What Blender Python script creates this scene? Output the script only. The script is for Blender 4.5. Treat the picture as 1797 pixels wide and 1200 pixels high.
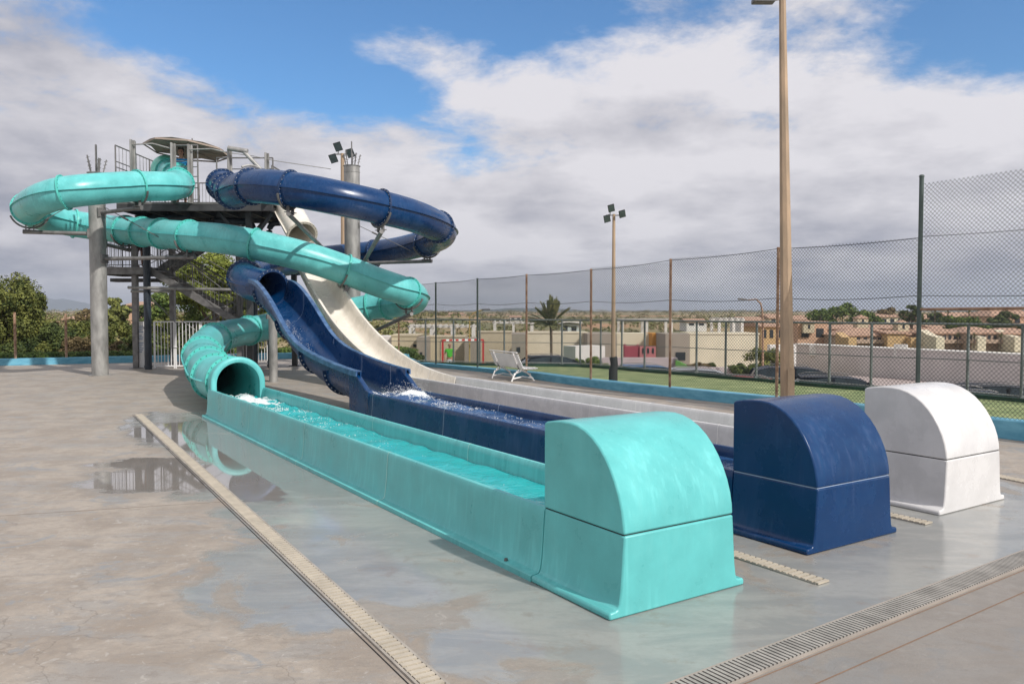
import bpy, bmesh, math, random
from mathutils import Vector, Matrix, noise
R=math.radians
random.seed(7)
D=bpy.data; SC=bpy.context.scene; COL=SC.collection
for o in list(D.objects): D.objects.remove(o)

# ------------------------------------------------------------------ camera
FX=28/36*1797; CH=1.9; PIT=-math.atan(52/FX)
cam=D.cameras.new('camera'); cam.lens=28; cam.sensor_width=36; cam.clip_end=20000; cam.clip_start=.05
co=D.objects.new('camera',cam); COL.objects.link(co)
co.location=(0,0,CH); co.rotation_euler=(R(90)+PIT,0,0); SC.camera=co

# ------------------------------------------------------------------ sun
SUN=Vector((.70*math.cos(R(40)),-.714*math.cos(R(40)),math.sin(R(40)))).normalized()
sl=D.lights.new('sun','SUN'); sl.energy=4.1; sl.angle=R(1.0); sl.color=(1,.955,.90)
so=D.objects.new('sun',sl); COL.objects.link(so); so.location=(20,-20,30)
so.rotation_euler=(-SUN).to_track_quat('-Z','Y').to_euler()
SC.view_settings.view_transform='Standard'; SC.view_settings.look='None'
SC.view_settings.exposure=0.0; SC.view_settings.gamma=1

# ------------------------------------------------------------------ measuring helpers
def ray(px,py):
    x=(px-898.5)/FX; y=-(py-600)/FX; c,s=math.cos(PIT),math.sin(PIT)
    return Vector((x,c-y*s,s+y*c))
def G(px,py,z=0.):
    r=ray(px,py); k=(z-CH)/r.z; return Vector((r.x*k,r.y*k,z))
def P(px,py,d):
    r=ray(px,py); k=d/r.y; return Vector((r.x*k,d,CH+r.z*k))
AZ=math.atan2(913.5,FX)
U=Vector((-math.sin(AZ),math.cos(AZ),0)); V=Vector((math.cos(AZ),math.sin(AZ),0))
O=G(1070,1090)
def W(t,s,z): return O+V*t+U*s+Vector((0,0,z))
def onT(px,py,t):
    r=ray(px,py); c=Vector((0,0,CH)); k=((O+V*t-c).dot(V))/r.dot(V); return c+r*k

# ------------------------------------------------------------------ world
def nn(nt,t,**k):
    n=nt.nodes.new(t)
    for a,b in k.items():
        if a.startswith('i_'): n.inputs[a[2:].replace('_',' ')].default_value=b
        else: setattr(n,a,b)
    return n
def build_world():
    w=D.worlds.new('World'); SC.world=w; w.use_nodes=True; nt=w.node_tree; nt.nodes.clear(); L=nt.links.new
    out=nn(nt,'ShaderNodeOutputWorld'); bg=nn(nt,'ShaderNodeBackground'); bg.inputs['Strength'].default_value=.1
    L(bg.outputs[0],out.inputs[0])
    sky=nn(nt,'ShaderNodeTexSky',sky_type='NISHITA',sun_disc=False,sun_elevation=R(40),sun_rotation=R(135.6),air_density=1.0,dust_density=.6,ozone_density=2.0)
    tc=nn(nt,'ShaderNodeTexCoord'); sep=nn(nt,'ShaderNodeSeparateXYZ'); L(tc.outputs['Generated'],sep.inputs[0])
    def M(op,a,b=None,c=None,clamp=False):
        m=nn(nt,'ShaderNodeMath',operation=op); m.use_clamp=clamp
        for i,q in enumerate((a,b,c)):
            if q is None: continue
            if isinstance(q,(int,float)): m.inputs[i].default_value=q
            else: L(q,m.inputs[i])
        return m.outputs[0]
    den=M('ADD',M('MAXIMUM',sep.outputs[2],0.0),.22)
    cx=M('DIVIDE',sep.outputs[0],den); cy=M('DIVIDE',sep.outputs[1],den)
    cmb=nn(nt,'ShaderNodeCombineXYZ'); L(cx,cmb.inputs[0]); L(cy,cmb.inputs[1])
    n1=nn(nt,'ShaderNodeTexNoise'); n1.inputs['Scale'].default_value=2.3; n1.inputs['Detail'].default_value=10; n1.inputs['Roughness'].default_value=.64; n1.inputs['Distortion'].default_value=.12
    L(cmb.outputs[0],n1.inputs['Vector'])
    n2=nn(nt,'ShaderNodeTexNoise'); n2.inputs['Scale'].default_value=1.7; n2.inputs['Detail'].default_value=9; n2.inputs['Roughness'].default_value=.52
    off=nn(nt,'ShaderNodeVectorMath',operation='ADD'); off.inputs[1].default_value=(3.3,7.1,0); L(cmb.outputs[0],off.inputs[0]); L(off.outputs[0],n2.inputs['Vector'])
    def blob(px,py,sx,sy,amp):
        # elliptical gaussian round a direction of the sky
        d=ray(px,py).normalized(); rt=Vector((d.y,-d.x,0)).normalized(); up=rt.cross(d)
        def dot(v):
            n=nn(nt,'ShaderNodeVectorMath',operation='DOT_PRODUCT'); L(tc.outputs['Generated'],n.inputs[0]); n.inputs[1].default_value=v; return n.outputs['Value']
        a=M('DIVIDE',dot(rt),sx/FX); b=M('DIVIDE',dot(up),sy/FX)
        q=M('MULTIPLY',M('ADD',M('MULTIPLY',a,a),M('MULTIPLY',b,b)),-1)
        g=M('MULTIPLY',M('EXPONENT',q),amp)
        return M('MULTIPLY',g,M('GREATER_THAN',dot(d),0))
    gaps=[(250,20,120,50,.22),(640,170,110,60,.2),(930,40,90,60,.25),(340,40,170,70,.55),(520,120,170,75,.50),(760,20,300,45,.42),(720,195,110,45,.34),(600,150,90,40,.15),(600,-60,420,80,.5),(1640,50,230,60,.42),(1780,20,120,120,.35),(1500,-90,500,90,.3),(800,280,90,35,.16),(1180,20,110,60,-.15),(330,-300,500,200,.2)]
    s=None
    for g in gaps:
        q=blob(*g); s=q if s is None else M('ADD',s,q)
    hor=M('MULTIPLY',M('MAXIMUM',M('SUBTRACT',.20,sep.outputs[2]),0.0),4.0)
    cov=M('SUBTRACT',M('ADD',M('ADD',M('MULTIPLY',M('SUBTRACT',n1.outputs[0],.5),1.9),.42),hor),s)
    ramp=nn(nt,'ShaderNodeMapRange',interpolation_type='SMOOTHSTEP'); L(cov,ramp.inputs[0]); ramp.inputs[1].default_value=-.12; ramp.inputs[2].default_value=.34
    # tone of the cloud: light tops, grey bases
    darks=[(130,430,330,110,.30),(60,260,130,150,.25),(60,60,120,120,.2),(1500,500,420,75,.30),(950,500,300,60,-.20),(300,480,200,60,-.1),(1650,380,220,60,.2),(950,360,130,40,.2),(1150,100,260,90,-.25),(1450,310,260,60,-.2),(300,230,160,60,-.2),(820,430,50,25,-.5),(800,120,200,60,-.2),(1750,200,100,80,-.15)]
    dsum=None
    for g in darks:
        q=blob(*g); dsum=q if dsum is None else M('ADD',dsum,q)
    tone=M('ADD',M('ADD',M('MULTIPLY',M('SUBTRACT',n2.outputs[0],.5),1.7),.22),dsum)
    tone=M('ADD',tone,M('MULTIPLY',M('SUBTRACT',n1.outputs[0],.5),-1.3))
    cr=nn(nt,'ShaderNodeValToRGB'); L(tone,cr.inputs[0]); e=cr.color_ramp.elements
    e[0].position=0.02; e[0].color=(.84,.82,.86,1); e[1].position=.98; e[1].color=(.27,.295,.375,1)
    q=e.new(.35); q.color=(.64,.63,.68,1); q=e.new(.65); q.color=(.43,.435,.505,1)
    sc=nn(nt,'ShaderNodeVectorMath',operation='SCALE'); L(cr.outputs[0],sc.inputs[0]); sc.inputs['Scale'].default_value=9.6
    sk=nn(nt,'ShaderNodeMix',data_type='RGBA',blend_type='MULTIPLY'); sk.inputs[0].default_value=1
    L(sky.outputs[0],sk.inputs[6]); sk.inputs[7].default_value=(.66,1.12,1.46,1)
    mx=nn(nt,'ShaderNodeMix',data_type='RGBA'); L(ramp.outputs[0],mx.inputs[0]); L(sk.outputs[2],mx.inputs[6]); L(sc.outputs[0],mx.inputs[7])
    L(mx.outputs[2],bg.inputs[0])
build_world()

# ------------------------------------------------------------------ materials
MAT={}
def mat(name,col,rough=.6,metal=0,spec=.5,var=.12,scale=3.,bump=0.,bscale=40.,coat=0,stretch=(1,1,1),col2=None,detail=6,alpha=None,lo=.35,hi=.65,rvar=0,sheen=0):
    if name in MAT: return MAT[name]
    m=D.materials.new(name); MAT[name]=m; m.use_nodes=True; nt=m.node_tree; L=nt.links.new
    b=nt.nodes['Principled BSDF']; b.inputs['Roughness'].default_value=rough; b.inputs['Metallic'].default_value=metal
    b.inputs['Specular IOR Level'].default_value=spec; b.inputs['Coat Weight'].default_value=coat
    tc=nn(nt,'ShaderNodeTexCoord'); mp=nn(nt,'ShaderNodeMapping'); mp.inputs['Scale'].default_value=stretch
    L(tc.outputs['Object'],mp.inputs[0])
    n=nn(nt,'ShaderNodeTexNoise'); n.inputs['Scale'].default_value=scale; n.inputs['Detail'].default_value=detail; n.inputs['Roughness'].default_value=.6
    L(mp.outputs[0],n.inputs['Vector'])
    r=nn(nt,'ShaderNodeMapRange'); L(n.outputs[0],r.inputs[0]); r.inputs[1].default_value=lo; r.inputs[2].default_value=hi
    mx=nn(nt,'ShaderNodeMix',data_type='RGBA'); L(r.outputs[0],mx.inputs[0])
    c1=tuple(max(0,c*(1-var)) for c in col); c2=col2 if col2 else tuple(min(1,c*(1+var)) for c in col)
    mx.inputs[6].default_value=(*c1,1); mx.inputs[7].default_value=(*c2,1)
    L(mx.outputs[2],b.inputs['Base Color'])
    if rvar:
        rr=nn(nt,'ShaderNodeMapRange'); L(n.outputs[0],rr.inputs[0]); rr.inputs[1].default_value=lo; rr.inputs[2].default_value=hi; rr.inputs[3].default_value=max(.03,rough-rvar); rr.inputs[4].default_value=rough+rvar; L(rr.outputs[0],b.inputs['Roughness'])
    if bump:
        n3=nn(nt,'ShaderNodeTexNoise'); n3.inputs['Scale'].default_value=bscale; n3.inputs['Detail'].default_value=4; L(mp.outputs[0],n3.inputs['Vector'])
        bp=nn(nt,'ShaderNodeBump'); bp.inputs['Strength'].default_value=bump; bp.inputs['Distance'].default_value=.02; L(n3.outputs[0],bp.inputs['Height']); L(bp.outputs[0],b.inputs['Normal'])
    return m
def gel(name,col,rough=.28,streak=(1,1,.25),pale=None,amt=.3):
    """glass-fibre gelcoat with faint pale weathering streaks"""
    m=mat(name,col,rough=rough,var=.10,scale=2.2,spec=.38,bump=.04,bscale=3,rvar=.08)
    nt=m.node_tree; L=nt.links.new; b=nt.nodes['Principled BSDF']
    tc=nn(nt,'ShaderNodeTexCoord'); mp=nn(nt,'ShaderNodeMapping'); mp.inputs['Scale'].default_value=streak; L(tc.outputs['Object'],mp.inputs[0])
    n=nn(nt,'ShaderNodeTexNoise'); n.inputs['Scale'].default_value=14; n.inputs['Detail'].default_value=8; n.inputs['Roughness'].default_value=.7; L(mp.outputs[0],n.inputs['Vector'])
    n2=nn(nt,'ShaderNodeTexNoise'); n2.inputs['Scale'].default_value=1.1; n2.inputs['Detail'].default_value=3; L(tc.outputs['Object'],n2.inputs['Vector'])
    ml=nn(nt,'ShaderNodeMath',operation='MULTIPLY'); L(n.outputs[0],ml.inputs[0]); L(n2.outputs[0],ml.inputs[1])
    r=nn(nt,'ShaderNodeMapRange'); L(ml.outputs[0],r.inputs[0]); r.inputs[1].default_value=.22; r.inputs[2].default_value=.42; r.inputs[4].default_value=amt
    old=b.inputs['Base Color'].links[0].from_socket
    mx=nn(nt,'ShaderNodeMix',data_type='RGBA'); L(r.outputs[0],mx.inputs[0]); L(old,mx.inputs[6]); mx.inputs[7].default_value=(*(pale or tuple(min(1,c*1.6+.04) for c in col)),1)
    sp=nn(nt,'ShaderNodeTexNoise'); sp.inputs['Scale'].default_value=90; sp.inputs['Detail'].default_value=2; L(tc.outputs['Object'],sp.inputs['Vector'])
    sr=nn(nt,'ShaderNodeMapRange'); L(sp.outputs[0],sr.inputs[0]); sr.inputs[1].default_value=.70; sr.inputs[2].default_value=.76; sr.inputs[4].default_value=.5
    m3=nn(nt,'ShaderNodeMix',data_type='RGBA'); L(sr.outputs[0],m3.inputs[0]); L(mx.outputs[2],m3.inputs[6]); m3.inputs[7].default_value=(*tuple(min(1,c*1.2+.10) for c in col),1)
    mp2=nn(nt,'ShaderNodeMapping'); mp2.inputs['Scale'].default_value=(22,22,1.1); L(tc.outputs['Object'],mp2.inputs[0])
    dr=nn(nt,'ShaderNodeTexNoise'); dr.inputs['Scale'].default_value=1.0; dr.inputs['Detail'].default_value=4; L(mp2.outputs[0],dr.inputs['Vector'])
    dm=nn(nt,'ShaderNodeMath',operation='MULTIPLY'); L(dr.outputs[0],dm.inputs[0]); L(n2.outputs[0],dm.inputs[1])
    rr=nn(nt,'ShaderNodeMapRange'); L(dm.outputs[0],rr.inputs[0]); rr.inputs[1].default_value=.27; rr.inputs[2].default_value=.36; rr.inputs[4].default_value=.32
    m4=nn(nt,'ShaderNodeMix',data_type='RGBA'); L(rr.outputs[0],m4.inputs[0]); L(m3.outputs[2],m4.inputs[6]); m4.inputs[7].default_value=(*(tuple(min(1,c*1.3+.05) for c in col) if max(col)<.55 else tuple(c*.82 for c in col)),1)
    L(m4.outputs[2],b.inputs['Base Color'])
    return m
TEAL=gel('teal_gelcoat',(.115,.475,.47),rough=.34,pale=(.20,.58,.56),amt=.34)
BLUE=gel('navy_gelcoat',(.0005,.032,.115),rough=.28,pale=(.012,.095,.22),amt=.26)
WHT=gel('white_gelcoat',(.64,.632,.625),pale=(.60,.58,.54),amt=.22)
CREAM=gel('cream_gelcoat',(.74,.69,.60),pale=(.76,.73,.67),amt=.35)
TEALF=mat('teal_flange',(.09,.50,.44),.4); BLUEF=mat('navy_flange',(.005,.03,.095),.45); WHTF=mat('cream_flange',(.6,.55,.46),.4)
TSEAM=mat('teal_seam',(.42,.74,.68),.5); BSEAM=mat('navy_seam',(.34,.42,.55),.5); WSEAM=mat('white_seam',(.80,.79,.76),.5)
DARKB=mat('dark_bolt',(.03,.06,.06),.5); PALEB=mat('pale_bolt',(.48,.50,.54),.4)
GALV=mat('galvanised_steel',(.30,.295,.28),.5,metal=.35,var=.28,scale=5,bump=.08,stretch=(1,1,.35),rvar=.1)
STEEL=mat('grey_steel',(.17,.165,.16),.5,metal=.35,var=.25,scale=6)
DSTEEL=mat('dark_steel',(.06,.06,.062),.55,metal=.2,var=.3)
PIPE=mat('dark_pipe',(.022,.032,.045),.42,var=.3)
RUST=mat('rusty_steel',(.24,.12,.065),.75,var=.3,scale=9,col2=(.40,.27,.18))
GREENP=mat('green_post',(.06,.085,.075),.5,var=.25,scale=8)
POSTG=mat('grey_green_post',(.14,.16,.155),.5,var=.2,scale=8)
WIRE=mat('fence_wire',(.045,.055,.055),.6,metal=.2)
CONCP=mat('concrete_post',(.36,.27,.185),.85,var=.18,scale=3,col2=(.45,.32,.21),bump=.2,bscale=30,stretch=(1,1,.3))
CONCG=mat('grey_concrete',(.22,.205,.185),.85,var=.2,scale=5,bump=.2)
KERB=mat('blue_kerb_paint',(.10,.36,.52),.6,var=.16,scale=3,bump=.1,stretch=(1,1,3),col2=(.16,.43,.56))
WPAINT=mat('white_paint',(.80,.79,.78),.5,var=.06)
RED=mat('red_paint',(.5,.03,.03),.5); GREEND=mat('dark_green',(.012,.055,.032),.8,var=.3)
CANVAS=mat('canvas',(.34,.27,.22),.85,var=.08)
SKIN=mat('skin',(.33,.17,.11),.6,var=.05); HAIR=mat('hair',(.02,.014,.01),.7); BSHIRT=mat('blue_cloth',(.01,.22,.48),.85); GSHIRT=mat('green_cloth',(.07,.42,.03),.85); SHORT=mat('white_cloth',(.55,.55,.57),.9); NAVYC=mat('navy_cloth',(.02,.03,.07),.9)
GLASS=mat('dark_glass',(.02,.032,.04),.12,spec=.4,var=.3)
LGLASS=mat('lamp_glass',(.10,.13,.13),.15,var=.2)
BLACK=mat('black_plastic',(.02,.022,.024),.5)

def ground_mat():
    m=D.materials.new('worn_concrete'); m.use_nodes=True; nt=m.node_tree; L=nt.links.new; b=nt.nodes['Principled BSDF']
    geo=nn(nt,'ShaderNodeTexCoord'); PO=geo.outputs['Object']
    def noi(sc,det=6,rg=.6,stretch=None,off=(0,0,0),dist=0):
        mp=nn(nt,'ShaderNodeMapping'); mp.inputs['Location'].default_value=off; mp.inputs['Scale'].default_value=stretch or (1,1,1); L(PO,mp.inputs[0])
        n=nn(nt,'ShaderNodeTexNoise'); n.inputs['Scale'].default_value=sc; n.inputs['Detail'].default_value=det; n.inputs['Roughness'].default_value=rg; n.inputs['Distortion'].default_value=dist; L(mp.outputs[0],n.inputs['Vector']); return n.outputs[0]
    def M(op,a,b_=None,clamp=False):
        q=nn(nt,'ShaderNodeMath',operation=op); q.use_clamp=clamp
        for i,x in enumerate((a,b_)):
            if x is None: continue
            if isinstance(x,(int,float)): q.inputs[i].default_value=x
            else: L(x,q.inputs[i])
        return q.outputs[0]
    def rmp(x,a,b_,c=0,d=1,sm=True):
        r=nn(nt,'ShaderNodeMapRange'); r.interpolation_type='SMOOTHSTEP' if sm else 'LINEAR'
        L(x,r.inputs[0]); r.inputs[1].default_value=a; r.inputs[2].default_value=b_; r.inputs[3].default_value=c; r.inputs[4].default_value=d; return r.outputs[0]
    def mix(f,a,b_):
        x=nn(nt,'ShaderNodeMix',data_type='RGBA')
        if isinstance(f,float): x.inputs[0].default_value=f
        else: L(f,x.inputs[0])
        for i,q in ((6,a),(7,b_)):
            if isinstance(q,tuple): x.inputs[i].default_value=(*q,1)
            else: L(q,x.inputs[i])
        return x.outputs[2]
    def ell(c,ax,rx,ry):     # 1 at the centre, 0 at the rim, negative outside
        c=Vector((c[0],c[1],0)); a=Vector((ax[0],ax[1],0)).normalized(); p=Vector((-a.y,a.x,0))
        sb=nn(nt,'ShaderNodeVectorMath',operation='SUBTRACT'); L(PO,sb.inputs[0]); sb.inputs[1].default_value=c
        def dt(v):
            d=nn(nt,'ShaderNodeVectorMath',operation='DOT_PRODUCT'); L(sb.outputs[0],d.inputs[0]); d.inputs[1].default_value=v; return d.outputs['Value']
        x=M('DIVIDE',dt(a),rx); y=M('DIVIDE',dt(p),ry)
        return M('SUBTRACT',1.,M('SQRT',M('ADD',M('MULTIPLY',x,x),M('MULTIPLY',y,y))))
    big=noi(.45,5,.55); mid=noi(1.6,7,.65,dist=.4); fine=noi(14,6,.7); streak=noi(1.0,7,.68,stretch=(.9,2.6,1),off=(5,2,0),dist=.6); sp=noi(70,3,.7)
    # dry slab: pinkish beige, bluish grey patches, brown stains
    base=mix(rmp(mid,.38,.62),(.29,.245,.20),(.385,.335,.28))
    base=mix(rmp(streak,.50,.60,0,.6),base,(.295,.285,.27))
    base=mix(rmp(noi(2.3,5,.6,off=(9,4,0),dist=1.),.58,.66,0,.75),base,(.25,.265,.275))
    base=mix(rmp(noi(.8,8,.7,off=(1,8,0),dist=.8),.55,.72,0,.5),base,(.27,.215,.165))
    base=mix(rmp(fine,.40,.62,0,.34),base,(.25,.225,.20))
    base=mix(rmp(noi(5.5,8,.75,off=(4,4,0),dist=.5,stretch=(.7,1.8,1)),.53,.60,0,.45),base,(.23,.20,.17))
    base=mix(rmp(noi(9,6,.7,off=(8,4,0),dist=1.5),.60,.64,0,.55),base,(.44,.41,.37))
    vo=nn(nt,'ShaderNodeTexVoronoi'); vo.feature='DISTANCE_TO_EDGE'; vo.inputs['Scale'].default_value=.33
    vd=nn(nt,'ShaderNodeVectorMath',operation='ADD'); nv=nn(nt,'ShaderNodeTexNoise'); nv.inputs['Scale'].default_value=1.5; nv.inputs['Detail'].default_value=6; L(PO,nv.inputs['Vector']); L(PO,vd.inputs[0]); L(nv.outputs['Color'],vd.inputs[1]); L(vd.outputs[0],vo.inputs['Vector'])
    crack=M('MULTIPLY',rmp(vo.outputs['Distance'],.0006,.0024,1,0),rmp(noi(.5,3,.5,off=(2,9,0)),.50,.56))
    base=mix(M('MULTIPLY',crack,.32),base,(.10,.085,.07))
    base=mix(rmp(sp,.60,.70,0,.5),base,(.15,.135,.12))
    # wet zones (a film of run-off water) and standing puddles
    wet=None
    def pt(px,py): g=G(px,py); return (g.x,g.y)
    zones=[(W(.6,3.3,0)[:2],(U.x,U.y),7.6,2.15),(W(1.6,-.9,0)[:2],(V.x,V.y),3.4,1.25),(W(4.6,1.6,0)[:2],(U.x,U.y),2.6,2.2),(W(3.6,-.55,0)[:2],(V.x,V.y),2.8,.75),(W(-.45,9.6,0)[:2],(U.x,U.y),3.4,1.05),(pt(540,1010),(U.x,U.y),1.2,.9),(W(6.,8,0)[:2],(U.x,U.y),3,.7)]
    for z in zones:
        e=ell(*z); wet=e if wet is None else M('MAXIMUM',wet,e)
    wet=M('ADD',wet,M('MULTIPLY',M('SUBTRACT',mid,.5),1.1))
    wetm=rmp(wet,.0,.22)
    pud=None
    pz=[(pt(300,838),(1,-.1),1.15,.85),(pt(262,812),(1,.1),.8,.42),(pt(300,760),(U.x,U.y),1.3,.62),(pt(395,790),(U.x,U.y),2.3,.62),(pt(352,748),(1,.2),1.0,1.1),(pt(500,830),(U.x,U.y),1.6,.45),(pt(430,850),(U.x,U.y),1.3,.38)]
    for z in pz:
        e=ell(*z); pud=e if pud is None else M('MAXIMUM',pud,e)
    pud=M('ADD',pud,M('MULTIPLY',M('SUBTRACT',noi(1.4,8,.68,off=(3,3,0),stretch=(.8,1.5,1)),.5),1.5))
    pudm=rmp(pud,.08,.22); damp=rmp(pud,-.16,.10)
    drypatch=rmp(noi(1.1,6,.6,off=(7,1,0),dist=.7),.56,.66)
    wetm=M('MULTIPLY',wetm,M('SUBTRACT',1.,M('MULTIPLY',drypatch,.75)))
    wcol=mix(rmp(streak,.42,.6),(.25,.265,.26),(.325,.33,.31))
    wcol=mix(rmp(noi(3,6,.7,off=(2,6,0)),.55,.68,0,.6),wcol,(.24,.20,.17))
    wcol=mix(rmp(fine,.45,.65,0,.25),wcol,(.26,.255,.24))
    edge=M('MULTIPLY',rmp(wetm,.02,.35),rmp(wetm,.35,.8,1,0))
    _a=(G(1190,1200)+G(1276,1200))/2; _b=(G(1797,972)+G(1797,990))/2; _d=(_b-_a).normalized(); _n=Vector((_d.y,-_d.x,0))
    sb=nn(nt,'ShaderNodeVectorMath',operation='SUBTRACT'); L(PO,sb.inputs[0]); sb.inputs[1].default_value=_a; dt=nn(nt,'ShaderNodeVectorMath',operation='DOT_PRODUCT'); L(sb.outputs[0],dt.inputs[0]); dt.inputs[1].default_value=_n
    beyond=rmp(dt.outputs['Value'],.06,.10)
    wetm=M('MULTIPLY',wetm,M('SUBTRACT',1.,M('MULTIPLY',beyond,.8)))
    base=mix(M('MULTIPLY',beyond,.6),base,(.17,.15,.135))
    col=mix(M('MULTIPLY',wetm,.85),base,wcol)
    col=mix(M('MULTIPLY',edge,.35),col,(.22,.19,.155))
    col=mix(M('MULTIPLY',damp,.45),col,(.22,.20,.18))
    col=mix(M('MULTIPLY',pudm,.6),col,(.25,.235,.22))
    # straight expansion joints
    L(col,b.inputs['Base Color'])
    rough=mix(wetm,(.62,.62,.62),(.22,.22,.22)); rough=mix(M('MULTIPLY',wetm,rmp(mid,.42,.6)),rough,(.09,.09,.09)); rough=mix(pudm,rough,(.04,.04,.04))
    L(rough,b.inputs['Roughness'])
    b.inputs['Specular IOR Level'].default_value=.5
    wa=mix(wetm,(.25,.25,.25),(.9,.9,.9)); sx=nn(nt,'ShaderNodeMath',operation='MULTIPLY'); L(pudm,sx.inputs[0]); sx.inputs[1].default_value=.35; L(sx.outputs[0],b.inputs['Coat Weight']); b.inputs['Coat Roughness'].default_value=.01
    bp=nn(nt,'ShaderNodeBump'); bp.inputs['Distance'].default_value=.012
    st=M('MULTIPLY',M('SUBTRACT',1.,M('MAXIMUM',pudm,M('MULTIPLY',wetm,.90))),.6); L(st,bp.inputs['Strength']); h=M('ADD',M('MULTIPLY',fine,.6),M('MULTIPLY',sp,.4)); L(h,bp.inputs['Height']); L(bp.outputs[0],b.inputs['Normal'])
    return m
GROUND=ground_mat()

# ------------------------------------------------------------------ mesh builder
def rotm(d):  # basis with z along d
    d=d.normalized(); up=Vector((0,0,1)) if abs(d.z)<.98 else Vector((1,0,0))
    x=up.cross(d).normalized(); y=d.cross(x); return x,y,d
class MB:
    def __init__(s): s.v=[]; s.f=[]; s.m=[]; s.mi=0
    def add(s,vs,fs):
        n=len(s.v); s.v+= [tuple(a) for a in vs]; s.f+=[tuple(i+n for i in f) for f in fs]; s.m+=[s.mi]*len(fs)
    def box(s,c,size,rz=0,ax=None):
        c=Vector(c); x,y,z=[q/2 for q in size]
        if ax: X,Y,Z=ax
        else: X=Vector((math.cos(rz),math.sin(rz),0)); Y=Vector((-math.sin(rz),math.cos(rz),0)); Z=Vector((0,0,1))
        vs=[c+X*(a*x)+Y*(b*y)+Z*(d*z) for d in (-1,1) for b in (-1,1) for a in (-1,1)]
        s.add(vs,[(0,2,3,1),(4,5,7,6),(0,1,5,4),(2,6,7,3),(0,4,6,2),(1,3,7,5)])
    def bar(s,a,b,w,h=None):   # rectangular bar from a to b
        a=Vector(a); b=Vector(b); x,y,z=rotm(b-a); s.box((a+b)/2,(w,h or w,(b-a).length),ax=(x,y,z))
    def cyl(s,a,b,r,r2=None,n=10,cap=True):
        a=Vector(a); b=Vector(b); x,y,z=rotm(b-a); r2=r if r2 is None else r2
        vs=[]
        for p,q in ((a,r),(b,r2)):
            for i in range(n):
                t=2*math.pi*i/n; vs.append(p+x*(math.cos(t)*q)+y*(math.sin(t)*q))
        fs=[(i,(i+1)%n,n+(i+1)%n,n+i) for i in range(n)]
        if cap: fs+=[tuple(range(n))[::-1],tuple(range(n,2*n))]
        s.add(vs,fs)
    def path(s,pts,r,n=8,rs=None):
        pts=[Vector(p) for p in pts]; rings=[]
        for i,p in enumerate(pts):
            d=(pts[min(i+1,len(pts)-1)]-pts[max(i-1,0)]); x,y,z=rotm(d); q=rs[i] if rs else r
            rings.append([p+x*(math.cos(2*math.pi*k/n)*q)+y*(math.sin(2*math.pi*k/n)*q) for k in range(n)])
        vs=[v for g in rings for v in g]; fs=[]
        for i in range(len(pts)-1):
            for k in range(n): fs.append((i*n+k,i*n+(k+1)%n,(i+1)*n+(k+1)%n,(i+1)*n+k))
        fs+=[tuple(range(n))[::-1],tuple((len(pts)-1)*n+k for k in range(n))]
        s.add(vs,fs)
    def loft(s,rings,close=True,caps=True):
        n=len(rings[0]); vs=[v for g in rings for v in g]; fs=[]
        for i in range(len(rings)-1):
            for k in range(n if close else n-1): fs.append((i*n+k,i*n+(k+1)%n,(i+1)*n+(k+1)%n,(i+1)*n+k))
        if caps: fs+=[tuple(range(n))[::-1],tuple((len(rings)-1)*n+k for k in range(n))]
        s.add(vs,fs)
    def quad(s,a,b,c,d): s.add([a,b,c,d],[(0,1,2,3)])
    def build(s,name,mats,parent=None,smooth=None,bevel=0,kind=None,label=None,cat=None,group=None,origin=None):
        me=D.meshes.new(name); og=Vector(origin) if origin is not None else Vector((0,0,0))
        if parent is None and origin is None and s.v and kind is None:
            xs=[v[0] for v in s.v]; ys=[v[1] for v in s.v]; zs=[v[2] for v in s.v]; og=Vector(((min(xs)+max(xs))/2,(min(ys)+max(ys))/2,min(zs)))
        if parent is not None: og=Vector((0,0,0)); base=WM(parent)
        else: base=og
        me.from_pydata([tuple(Vector(v)-base) for v in s.v],[],s.f)
        if not isinstance(mats,(list,tuple)): mats=[mats]
        for m in mats: me.materials.append(m)
        me.polygons.foreach_set('material_index',s.m)
        bm=bmesh.new(); bm.from_mesh(me); bmesh.ops.recalc_face_normals(bm,faces=bm.faces); bm.to_mesh(me); bm.free()
        if smooth is not None:
            me.shade_smooth(); me.set_sharp_from_angle(angle=R(smooth))
        o=D.objects.new(name,me); COL.objects.link(o)
        if parent is not None: o.parent=parent
        else: o.location=og
        if bevel:
            b=o.modifiers.new('bevel','BEVEL'); b.width=bevel; b.segments=2; b.limit_method='ANGLE'; b.angle_limit=R(35)
        if kind: o['kind']=kind
        if label: o['label']=label
        if cat: o['category']=cat
        if group: o['group']=group
        return o
def WM(o):
    p=Vector(o.location)
    while o.parent: o=o.parent; p+=Vector(o.location)
    return p
def thing(name,loc,label,cat,group=None):
    o=D.objects.new(name,None); o.empty_display_size=.2; COL.objects.link(o); o.location=loc
    o['label']=label; o['category']=cat
    if group: o['group']=group
    return o
def dup(root,loc,label=None,rz=None,scale=None):
    r=root.copy(); COL.objects.link(r); r.location=loc
    if rz is not None: r.rotation_euler=(0,0,rz)
    if scale: r.scale=(scale,)*3 if not isinstance(scale,tuple) else scale
    if label: r['label']=label
    for c in list(root.children):
        k=c.copy(); COL.objects.link(k); k.parent=r
        for g in list(c.children):
            q=g.copy(); COL.objects.link(q); q.parent=k
    return r

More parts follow.
